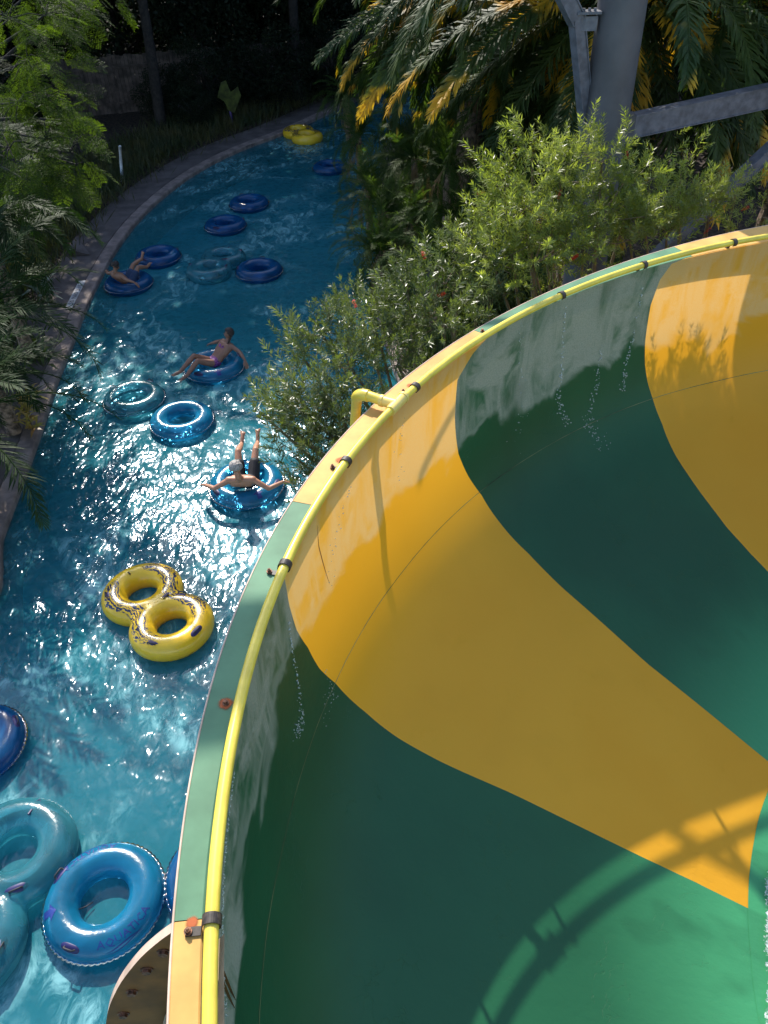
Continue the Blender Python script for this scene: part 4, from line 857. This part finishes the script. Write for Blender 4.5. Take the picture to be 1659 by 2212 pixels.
palm('date_palm', 'date palm in the upper right corner beyond the steel arm', 'palm tree', (8.6, 17.0, .2), 7.0, BIG, 90, (-80, 55), trunk_r=.3, dead=6, deadmesh=BIGD, scale=(.8, 1.1))
SMALL = [frond_mesh('frond_small', 1.35, 30, b, 46, .22, .012, 50, .35, MT['frond_small'], 20+i, bare=.1) for i, b in enumerate((95, 120, 80))]
SMD = [frond_mesh('frond_small_dry', 1.2, -10, 90, 34, .20, .012, 30, 1.2, MT['frond_dead'], 31)]
for x, y, dist, lab in ((815, 395, 21.5, 'slender pygmy palm leaning over the water, nearest the dim far tube'), (850, 455, 19.5, 'second pygmy palm down the right bank from the far tube'), (838, 540, 18.2, 'pygmy palm with pale fibrous trunk nearest the bottlebrush shrubs'),
                        (905, 480, 19.0, 'pygmy palm behind the lime green sign'), (795, 290, 26.5, 'pygmy palm with dry hanging fronds under the golden palm'), (770, 205, 31, 'small palm at the far bend of the river on the right bank'), (985, 350, 18.6, 'bushy small palm at the foot of the golden palm'), (1010, 470, 17.0, 'bushy small palm behind the tall sunlit shrub'), (915, 340, 20.5, 'bushy small palm left of the golden palm trunk'), (955, 560, 15.8, 'small palm just behind the darker middle shrub')):
    c = UD(x-28, y, dist); palm('pygmy_palm', lab, 'palm tree', (c[0]+.1, c[1], .2), max(.6, c[2]-.25), SMALL, 44, (-50, 65), trunk_r=.09, dead=7, deadmesh=SMD, scale=(.8, 1.15), group='pygmy palms on the right bank')
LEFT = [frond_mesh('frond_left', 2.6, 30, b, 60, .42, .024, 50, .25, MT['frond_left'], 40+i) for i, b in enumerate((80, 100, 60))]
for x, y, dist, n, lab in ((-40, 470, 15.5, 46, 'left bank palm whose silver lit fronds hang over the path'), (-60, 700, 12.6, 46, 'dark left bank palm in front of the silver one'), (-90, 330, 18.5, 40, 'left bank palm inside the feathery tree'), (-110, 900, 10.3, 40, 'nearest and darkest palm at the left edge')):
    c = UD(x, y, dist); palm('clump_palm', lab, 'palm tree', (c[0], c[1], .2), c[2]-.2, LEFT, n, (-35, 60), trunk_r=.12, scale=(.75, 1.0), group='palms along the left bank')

# bottlebrush shrubs: shoots ringed with narrow leaves
def shoot_template(seed, L=.26, nl=32, ll=.085, lw=.0135):
    r = np.random.default_rng(seed); t = np.sort(r.random(nl)**.8); a = np.arange(nl)*2.4+r.normal(0, .3, nl); B = np.c_[t*L, np.zeros((nl, 2))]
    out_ = np.c_[np.zeros(nl), np.cos(a), np.sin(a)]; up_ = .55+.9*t**3; D = unit(out_+np.c_[up_, np.zeros((nl, 2))]+r.normal(0, .18, (nl, 3))); l = ll*(.7+.5*r.random(nl))*(1-.25*t)
    side = unit(np.cross(D, np.c_[np.ones(nl), np.zeros((nl, 2))])+r.normal(0, .3, (nl, 3))); V, F = quads_from(B, B+D*l[:, None], np.full(nl, lw), side); return V, F
SH_T = [shoot_template(i) for i in range(5)]
def shrub(label, base, tips, name='bottlebrush_shrub', mat='shrub', seed=0, flowers=4, spread=.30):
    """tips: (centre, radius, count) clumps of shoots"""
    r = np.random.default_rng(seed); t = thing(name, label, 'shrub', base, 0, 'bottlebrush shrubs beyond the slide rim'); base = np.array(base, float)
    P, D = [], []; wood = MB(); hub = base+np.array([0, 0, .5]); wood.tube([base, hub], [.09, .07], 8)
    for c, rad, cnt in tips:
        c = np.array(c, float); midp = (hub*.45+c*.55)+np.array([0, 0, -.25])+r.normal(0, .1, 3); cr = spline([hub, midp, c], 6); wood.tube(cr, np.linspace(.045, .014, len(cr)), 6)
        for j in range(int(cnt*.5)):
            d = r.normal(size=3); d /= np.linalg.norm(d); d[2] = abs(d[2])*.9+.05 if r.random() < .75 else d[2]; q = c+d*np.array([rad, rad, rad*.85])*r.random()**.45
            if r.random() < .35: wood.tube([c+(q-c)*.1, c+(q-c)*.55+np.array([0, 0, -.03]), q], [.009, .006, .004], 4, cap=False)
            P.append(q); D.append(unit(d+np.array([0, 0, .75])+r.normal(0, .25, 3)))
            for e_ in range(2): P.append(q-D[-1-e_]*.02+r.normal(0, .09, 3)); D.append(unit(d+np.array([0, 0, .5])+r.normal(0, .5, 3)))
    P, D = np.array(P), np.array(D); parts = []; k = r.integers(0, 5, len(P))
    for i in range(5):
        s_ = k == i
        if s_.any(): parts.append(inst(*SH_T[i], frames(D[s_], r.random(s_.sum())*6.28), P[s_], .5+.85*r.random(s_.sum())))
    V, F = merge(parts); o = obj('foliage', mk('foliage', V, F, MT[mat], False)); keep(o, t)
    keep(obj('branches', wood.build('branches', MT['twig'], True)), t)
    return t
def flower(root, c, d, L=.10):
    d = unit(np.array(d, float)); n = 150; a = rng.random(n)*6.28; q = rng.random(n); Rm = frames(d[None])[0]; B = np.array(c)+d*(q*L)[:, None]; O = (np.c_[np.full(n, .25), np.cos(a), np.sin(a)])@Rm.T; O = unit(O)
    V, F = quads_from(B, B+O*.028, np.full(n, .004), unit(np.cross(O, d))); keep(obj('flower', mk('flower', V, F, MT['red'], False)), root)
def clump(x, y, dist, rad, cnt): return (UD(x, y, dist), rad, cnt)
sA = shrub('tall sunlit bottlebrush shrub in front of the steel column', (3.0, 10.6, .2), [clump(1120, 400, 9.7, .5, 46), clump(1210, 380, 9.9, .45, 42), clump(1300, 350, 10.0, .42, 40), clump(1150, 330, 9.9, .25, 14), clump(1095, 470, 9.5, .5, 46), clump(1190, 480, 9.6, .6, 60), clump(1290, 470, 9.7, .6, 60), clump(1060, 560, 9.2, .55, 56), clump(1150, 570, 9.1, .6, 64), clump(1260, 540, 9.4, .55, 56), clump(1180, 520, 10.0, .6, 50), clump(1370, 400, 10.0, .3, 20)], seed=1)
sB = shrub('bottlebrush shrub at the far right beside the rim, with red flowers', (4.9, 10.6, .2), [clump(1390, 470, 9.9, .5, 46), clump(1470, 450, 10.2, .5, 44), clump(1540, 430, 10.3, .4, 34), clump(1470, 350, 10.6, .2, 9), clump(1360, 520, 9.6, .45, 46), clump(1440, 500, 9.9, .4, 40), clump(1530, 480, 10.1, .3, 22), clump(1650, 470, 10.3, .16, 7), clump(1600, 500, 10.2, .2, 9), clump(1590, 415, 10.4, .2, 10)], seed=2)
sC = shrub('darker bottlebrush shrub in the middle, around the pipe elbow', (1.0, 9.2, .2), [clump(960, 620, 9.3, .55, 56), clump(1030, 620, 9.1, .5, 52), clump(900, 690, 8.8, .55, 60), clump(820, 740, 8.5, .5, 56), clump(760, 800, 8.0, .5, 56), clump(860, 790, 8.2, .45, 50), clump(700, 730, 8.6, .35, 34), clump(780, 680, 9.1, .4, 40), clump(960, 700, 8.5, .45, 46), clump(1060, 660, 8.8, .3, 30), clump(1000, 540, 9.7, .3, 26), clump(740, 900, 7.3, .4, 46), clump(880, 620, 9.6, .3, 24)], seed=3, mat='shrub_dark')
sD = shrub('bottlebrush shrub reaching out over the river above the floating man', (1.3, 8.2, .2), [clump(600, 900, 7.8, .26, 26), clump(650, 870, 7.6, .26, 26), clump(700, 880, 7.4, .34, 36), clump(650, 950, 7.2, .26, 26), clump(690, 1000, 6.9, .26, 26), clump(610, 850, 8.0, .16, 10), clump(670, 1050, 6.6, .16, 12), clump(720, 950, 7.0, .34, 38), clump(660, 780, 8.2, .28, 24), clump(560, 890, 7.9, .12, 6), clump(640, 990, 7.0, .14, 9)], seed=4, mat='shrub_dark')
for root, x, y, dist, dr in ((sC, 912, 542, 9.3, (.2, 0, -.6)), (sC, 762, 648, 9.0, (.4, 0, -1)), (sB, 1355, 345, 10.3, (-.2, 0, 1)), (sB, 1600, 455, 10.1, (1, 0, .5)), (sB, 1520, 505, 9.9, (.3, 0, .3)), (sA, 1283, 388, 9.8, (0, 0, -1)), (sA, 1235, 560, 9.0, (.3, -.3, .4)), (sC, 1030, 420, 10.2, (.8, 0, .2)), (sC, 945, 640, 8.6, (.5, -.2, .3)), (sA, 1205, 430, 9.4, (.2, 0, .8))):
    flower(root, UD(x, y, dist), dr)

# feathery tree on the left bank
def bip_template(seed, L=.42):
    r = np.random.default_rng(seed); B, D, ll = [], [], []
    for i in range(9):
        t = .12+.86*i/9
        for s_ in (-1, 1):
            pd = unit(np.array([.55, s_*1.0, -.15-.1*t])+r.normal(0, .08, 3)); pl = .15*math.sin(math.pi*(.15+.75*t))+.02; p0 = np.array([t*L, 0, -.12*t*t])
            for k in range(8):
                for s2 in (-1, 1): B.append(p0+pd*pl*(k+.6)/8); D.append(unit(pd*.5+s2*np.cross(pd, [0, 0, 1.])+r.normal(0, .12, 3))); ll.append(.026)
    B, D, ll = np.array(B), np.array(D), np.array(ll); sd = unit(np.cross(D, [0, 0, 1.])+r.normal(0, .25, D.shape)); return quads_from(B, B+D*ll[:, None], np.full(len(B), .010), sd)
FT = [bip_template(i) for i in range(3)]
ft = thing('feathery_tree', 'tree with fine feathery bright green leaves at the upper left edge', 'tree', (-9.0, 16.5, .2)); wood = MB(); hub = np.array([-8.8, 16.5, 3.6]); wood.tube(spline([(-9.0, 16.5, .2), (-9.1, 16.4, 2), hub], 5), np.linspace(.2, .13, 11), 8)
P, D = [], []
for x, y, dist, rad, cnt in ((20, 40, 14, .8, 36), (100, 30, 14.5, .7, 30), (60, 130, 14, .8, 40), (130, 10, 15, .4, 16), (40, 220, 13.8, .7, 40), (100, 210, 14.2, .6, 34), (20, 320, 13.5, .7, 34), (100, 300, 14, .6, 34), (150, 330, 14.3, .45, 22), (130, 390, 14, .4, 20), (60, 390, 13.6, .5, 24), (165, 355, 14.2, .3, 12), (220, -10, 15.5, .35, 12), (20, -60, 14.5, .9, 30), (110, -60, 15, .9, 30), (160, 260, 14.5, .3, 10)):
    c = UD(x, y, dist); cr = spline([hub, (hub+c)/2+np.array([0, 0, .5]), c], 6); wood.tube(cr, np.linspace(.06, .012, len(cr)), 6)
    for j in range(int(cnt*.7)):
        d = unit(rng.normal(size=3)); q = c+d*rad*rng.random()**.5*np.array([1, 1, .8]); P.append(q); D.append(unit(d*.8+np.array([.35, -.1, -.55])+rng.normal(0, .3, 3)))
        if rng.random() < .4: wood.tube([c, (c+q)/2+np.array([0, 0, .05]), q], [.012, .008, .004], 4, cap=False)
P, D = np.array(P), np.array(D); k = rng.integers(0, 3, len(P)); V, F = merge([inst(*FT[i], frames(D[k == i], rng.normal(0, .5, (k == i).sum())), P[k == i], .8+.5*rng.random((k == i).sum())) for i in range(3)])
keep(obj('crown', mk('crown', V, F, MT['feather'], False)), ft); keep(obj('trunk', wood.build('trunk', MT['bark'], True)), ft)

# big trees that shade the far half of the river
def crown_mesh(seed, rx, rz, clumps, per, leaf, lo=-1.0):
    r = np.random.default_rng(seed); P = []
    for i in range(clumps):
        d = unit(r.normal(size=3)); c = d*np.array([rx, rx, rz])*(.35+.6*r.random()**.6); c[2] = max(c[2], lo*rz); cr_ = rx*(.22+.16*r.random())
        q = unit(r.normal(size=(per, 3)))*(cr_*(.55+.5*r.random((per, 1))**.5)); q[:, 2] *= .75; P.append(c+q)
    P = np.concatenate(P); n = len(P); D = unit(r.normal(size=(n, 3))+np.array([0, 0, -.3])); sd = unit(np.cross(D, r.normal(size=(n, 3)))); L = leaf*(.6+.8*r.random(n))
    V, F = quads_from(P, P+D*L[:, None], L*.5, sd); return mk('crown', V, F, MT['dark'], False)
CM = [crown_mesh(1, 4.2, 4.6, 60, 210, .38), crown_mesh(2, 4.2, 4.6, 60, 210, .38), crown_mesh(3, 3.6, 4.0, 44, 190, .38)]
LOWM = [crown_mesh(5, 3.0, 2.6, 46, 260, .16), crown_mesh(6, 3.0, 2.6, 46, 260, .16)]
def tree(label, x, y, zc, me, s=1.0, sz=1.0, name='shade_tree', group='dark trees behind the river', tr=.22):
    t = thing(name, label, 'tree', (x, y, .2), 0, group); o = obj('crown', me, t, loc=(0, 0, zc-.2)); o.scale = (s, s, s*sz); o.rotation_euler = (0, 0, rng.random()*6.28); m = MB()
    m.tube(spline([(0, 0, 0), (.15, .1, zc*.4), (0, 0, zc*.9)], 5), np.linspace(tr, tr*.5, 11), 8)
    for k in range(4): a = k*1.6+rng.random(); m.tube(spline([(0, 0, zc*.45), (math.cos(a)*.9*s, math.sin(a)*.9*s, zc*.75), (math.cos(a)*2.2*s, math.sin(a)*2.2*s, zc*1.0)], 4), np.linspace(tr*.5, .04, 9), 6)
    obj('trunk', m.build('trunk', MT['bark'], True), t); return t
labs = ['%s dark tree rising behind the board fence' % a for a in ('leftmost', 'second from left', 'third from left', 'fourth from left', 'fifth from left', 'sixth from left', 'rightmost')]
for i, (x, y) in enumerate(((-21, 39), (-16, 42), (-11, 40), (-5.5, 43), (0, 44), (6, 46), (13, 46))):
    tree(labs[i], x, y, 9.0+rng.random(), CM[i % 3], 1.25, 1.25)
for i, (x, y, z, lab) in enumerate(((-18, 35.5, 4.2, 'low dark tree hiding the left end of the fence'), (-13.2, 36.8, 5.2, 'low dark tree hanging over the fence boards'), (-7.0, 37.5, 5.0, 'low dark tree above the half hidden sign'), (-2.0, 39.5, 4.6, 'low dark tree behind the far river bend'), (3.5, 40.5, 4.8, 'low dark tree behind the golden palm'), (-14.8, 30.5, 3.2, 'dark bushy tree between the feathery tree and the fence'))):
    tree(lab, x, y, z, LOWM[i % 2], 1.05 if i < 5 else .95, 1.0, 'understory_tree', tr=.12)
for i, (x, y, z, s, lab) in enumerate(((-24, 37, 2.4, 1.3, 'dark bush behind the left end of the fence'), (-17.5, 38.5, 2.6, 1.3, 'dark bush behind the fence, second from its left end'), (-11, 40.5, 2.6, 1.3, 'dark bush behind the middle of the fence'), (-5, 42, 2.6, 1.3, 'dark bush behind the fence right of its middle'), (1, 43, 2.6, 1.3, 'dark bush behind the right end of the fence'), (7, 43, 2.6, 1.3, 'dark bush beyond the golden palm'), (13, 41, 2.6, 1.4, 'dark bush far behind the steel column'), (19, 38, 2.6, 1.4, 'dark bush in the far upper right'), (9, 34, 2.2, 1.1, 'dark bush beyond the far river bend'), (14, 30, 2.2, 1.2, 'dark bush behind the right hand palms'), (19, 26, 2.4, 1.3, 'dark bush at the far right edge'), (5, 26.5, 1.6, .8, 'dark bush between the two golden palms'))):
    tree(lab, x, y, z, LOWM[i % 2], s, 1.0, 'hedge_tree', 'dark bushes closing the view', tr=.1)
for i, (x, y, z, s, lab) in enumerate(((-18.5, 31.2, 1.9, .62, 'dark shrub before the left end of the fence'), (-15.6, 32.8, 1.7, .5, 'dark shrub before the fence left of its bare boards'), (-12.8, 33.6, 1.3, .42, 'small dark shrub before the bare fence boards'), (-8.0, 34.3, 1.2, .40, 'small dark shrub right of the bare fence boards'), (-6.4, 34.6, 1.9, .5, 'dark shrub right behind the half hidden sign'), (-4.2, 36.0, 1.8, .6, 'dark shrub right of the half hidden sign'), (-1.5, 37.3, 1.9, .62, 'dark shrub at the far bend of the path'), (-6.6, 32.7, 1.1, .30, 'small dark shrub growing in front of the half hidden sign'))):
    tree(lab, x, y, z, LOWM[i % 2], s, 1.0, 'dark_shrub', 'dark shrubs before the fence', tr=.06)
V_ = []; r_ = np.random.default_rng(5); n_ = 60000
P_ = np.c_[r_.uniform(-75, 90, n_), 56+r_.normal(0, 2.5, n_), r_.uniform(0, 1, n_)**.8*15]; P_[:, 2] *= .75+.25*np.sin(P_[:, 0]*.35)*np.sin(P_[:, 0]*.11+1); P_[:, 1] -= np.abs(P_[:, 0])*.15
D_ = unit(r_.normal(size=(n_, 3))); V_, F_ = quads_from(P_, P_+D_*.9, np.full(n_, .55), unit(np.cross(D_, r_.normal(size=(n_, 3))))); o = obj('treeline', mk('treeline', V_, F_, MT['dark'], False)); tag(o, 'far dark line of trees closing the view behind everything', 'treeline', kind='stuff')
# tall trees on the left bank whose crowns are above the picture and shade the path
for i, (x, y, z, s, lab) in enumerate(((-14.5, 25.0, 9.5, 1.0, 'tall tree on the left bank beyond the white post'), (-8.0, 33.0, 11.5, 1.15, 'tall tree at the far bend in front of the fence'), (-3.0, 36.5, 12.0, 1.05, 'tall tree at the end of the path by the far bend'), (-16.5, 23, 9.5, 1.0, 'tall tree behind the feathery tree'), (-16.5, 29.5, 9.4, 1.15, 'tall tree over the middle of the path'), (9.5, 29, 8.8, 1.1, 'dark tree behind the right hand palms'), (4.5, 31, 7.6, 1.0, 'dark tree between the golden palm and the river bend'), (14.5, 24, 7.5, 1.1, 'dark tree in the upper right corner'))):
    tree(lab, x, y, z, CM[i % 3], s, .8 if i < 5 else 1.1)

# ground cover and small plants
def blades(P, n, h, wd, mat, name, spread=.5):
    B = P[rng.integers(0, len(P), n)]+np.c_[rng.normal(0, spread, (n, 2)), np.zeros(n)]; D = unit(np.c_[rng.normal(0, .45, (n, 2)), np.ones(n)]); L = h*(.5+.8*rng.random(n)); sd = unit(np.cross(D, rng.normal(size=(n, 3))))
    V, F = quads_from(B, B+D*L[:, None], np.full(n, wd), sd); o = obj(name, mk(name, V, F, mat, False)); return o
LBr = resamp(LB, 400); back = [np.r_[p, .2] for k_ in (1.9, 2.6, 3.6) for p, q in zip(offs(LBr, k_), LBr) if 17 < q[1] < 40 and p[0] < 0]
o = blades(np.array(back), 26000, .55, .03, MT['grass_leaf'], 'undergrowth', .45); tag(o, 'dim undergrowth along the back of the path', 'undergrowth', kind='stuff')
near_ = [np.r_[p, .2] for k_ in (1.6, 2.4, 3.4) for p, q in zip(offs(LBr, k_), LBr) if 7 < q[1] < 17]
o = blades(np.array(near_), 12000, .4, .035, MT['ground_leaf'], 'ground_cover', .4); tag(o, 'low leafy ground cover under the left palms', 'ground cover', kind='stuff')
RBr = resamp(RB, 400); rb_ = [np.r_[p, .2] for k_ in (-.8, -1.6, -2.6, -3.6) for p, q in zip(offs(RBr, k_), RBr) if 9 < q[1] < 36]
o = blades(np.array(rb_), 26000, .5, .04, MT['ground_leaf'], 'shrubbery', .5); tag(o, 'dark leafy planting under the palms of the right bank', 'shrubbery', kind='stuff')
def rosette(label, px, mat, n=26, L=.32, wd=.06, z=.2, name='croton_plant', h=.25):
    c = U(px[0], px[1], z); t = thing(name, label, 'plant', c, 0); a = rng.random(n)*6.28; el = rng.uniform(.2, 1.3, n); D = np.c_[np.cos(a)*np.cos(el), np.sin(a)*np.cos(el), np.sin(el)]; B = np.c_[rng.normal(0, .05, (n, 2)), rng.random(n)*h]
    sd = unit(np.cross(D, [0, 0, 1.])); M1 = B+D*L*.55; D2 = unit(D+np.array([0, 0, -.7])); M2 = M1+D2*L*.5
    V = np.stack([B-sd*.01, B+sd*.01, M1+sd*wd/2, M1-sd*wd/2, M2+sd*.004, M2-sd*.004], 1).reshape(-1, 3); k = np.arange(n)*6; F = np.concatenate([np.stack([k, k+1, k+2, k+3], 1), np.stack([k+3, k+2, k+4, k+5], 1)])
    obj('leaves', mk('leaves', V, F, mat, False), t); m = MB(); m.tube([(0, 0, 0), (0, 0, h)], .015, 6); obj('stem', m.build('stem', MT['twig']), t)
rosette('uppermost croton with yellow and red leaves in a sun patch by the left kerb', (66, 868), MT['croton'])
rosette('middle croton with orange leaves against the sunlit kerb', (60, 905), MT['croton'])
rosette('lowest croton with yellow leaves against the sunlit kerb', (72, 930), MT['croton'], L=.25)
rosette('green broad leaved plant above the crotons', (95, 790), MT['ground_leaf'], L=.4, wd=.09)
rosette('green broad leaved plant at the edge of the deck beside the palm trunk', (75, 770), MT['ground_leaf'], L=.42, wd=.09)
rosette('agave with wide grey green leaves at the foot of the left palm', (95, 650), m_leaf('agave', (.12, .16, .12), (.16, .2, .15), .15, .5), n=18, L=.6, wd=.10, name='agave_plant')
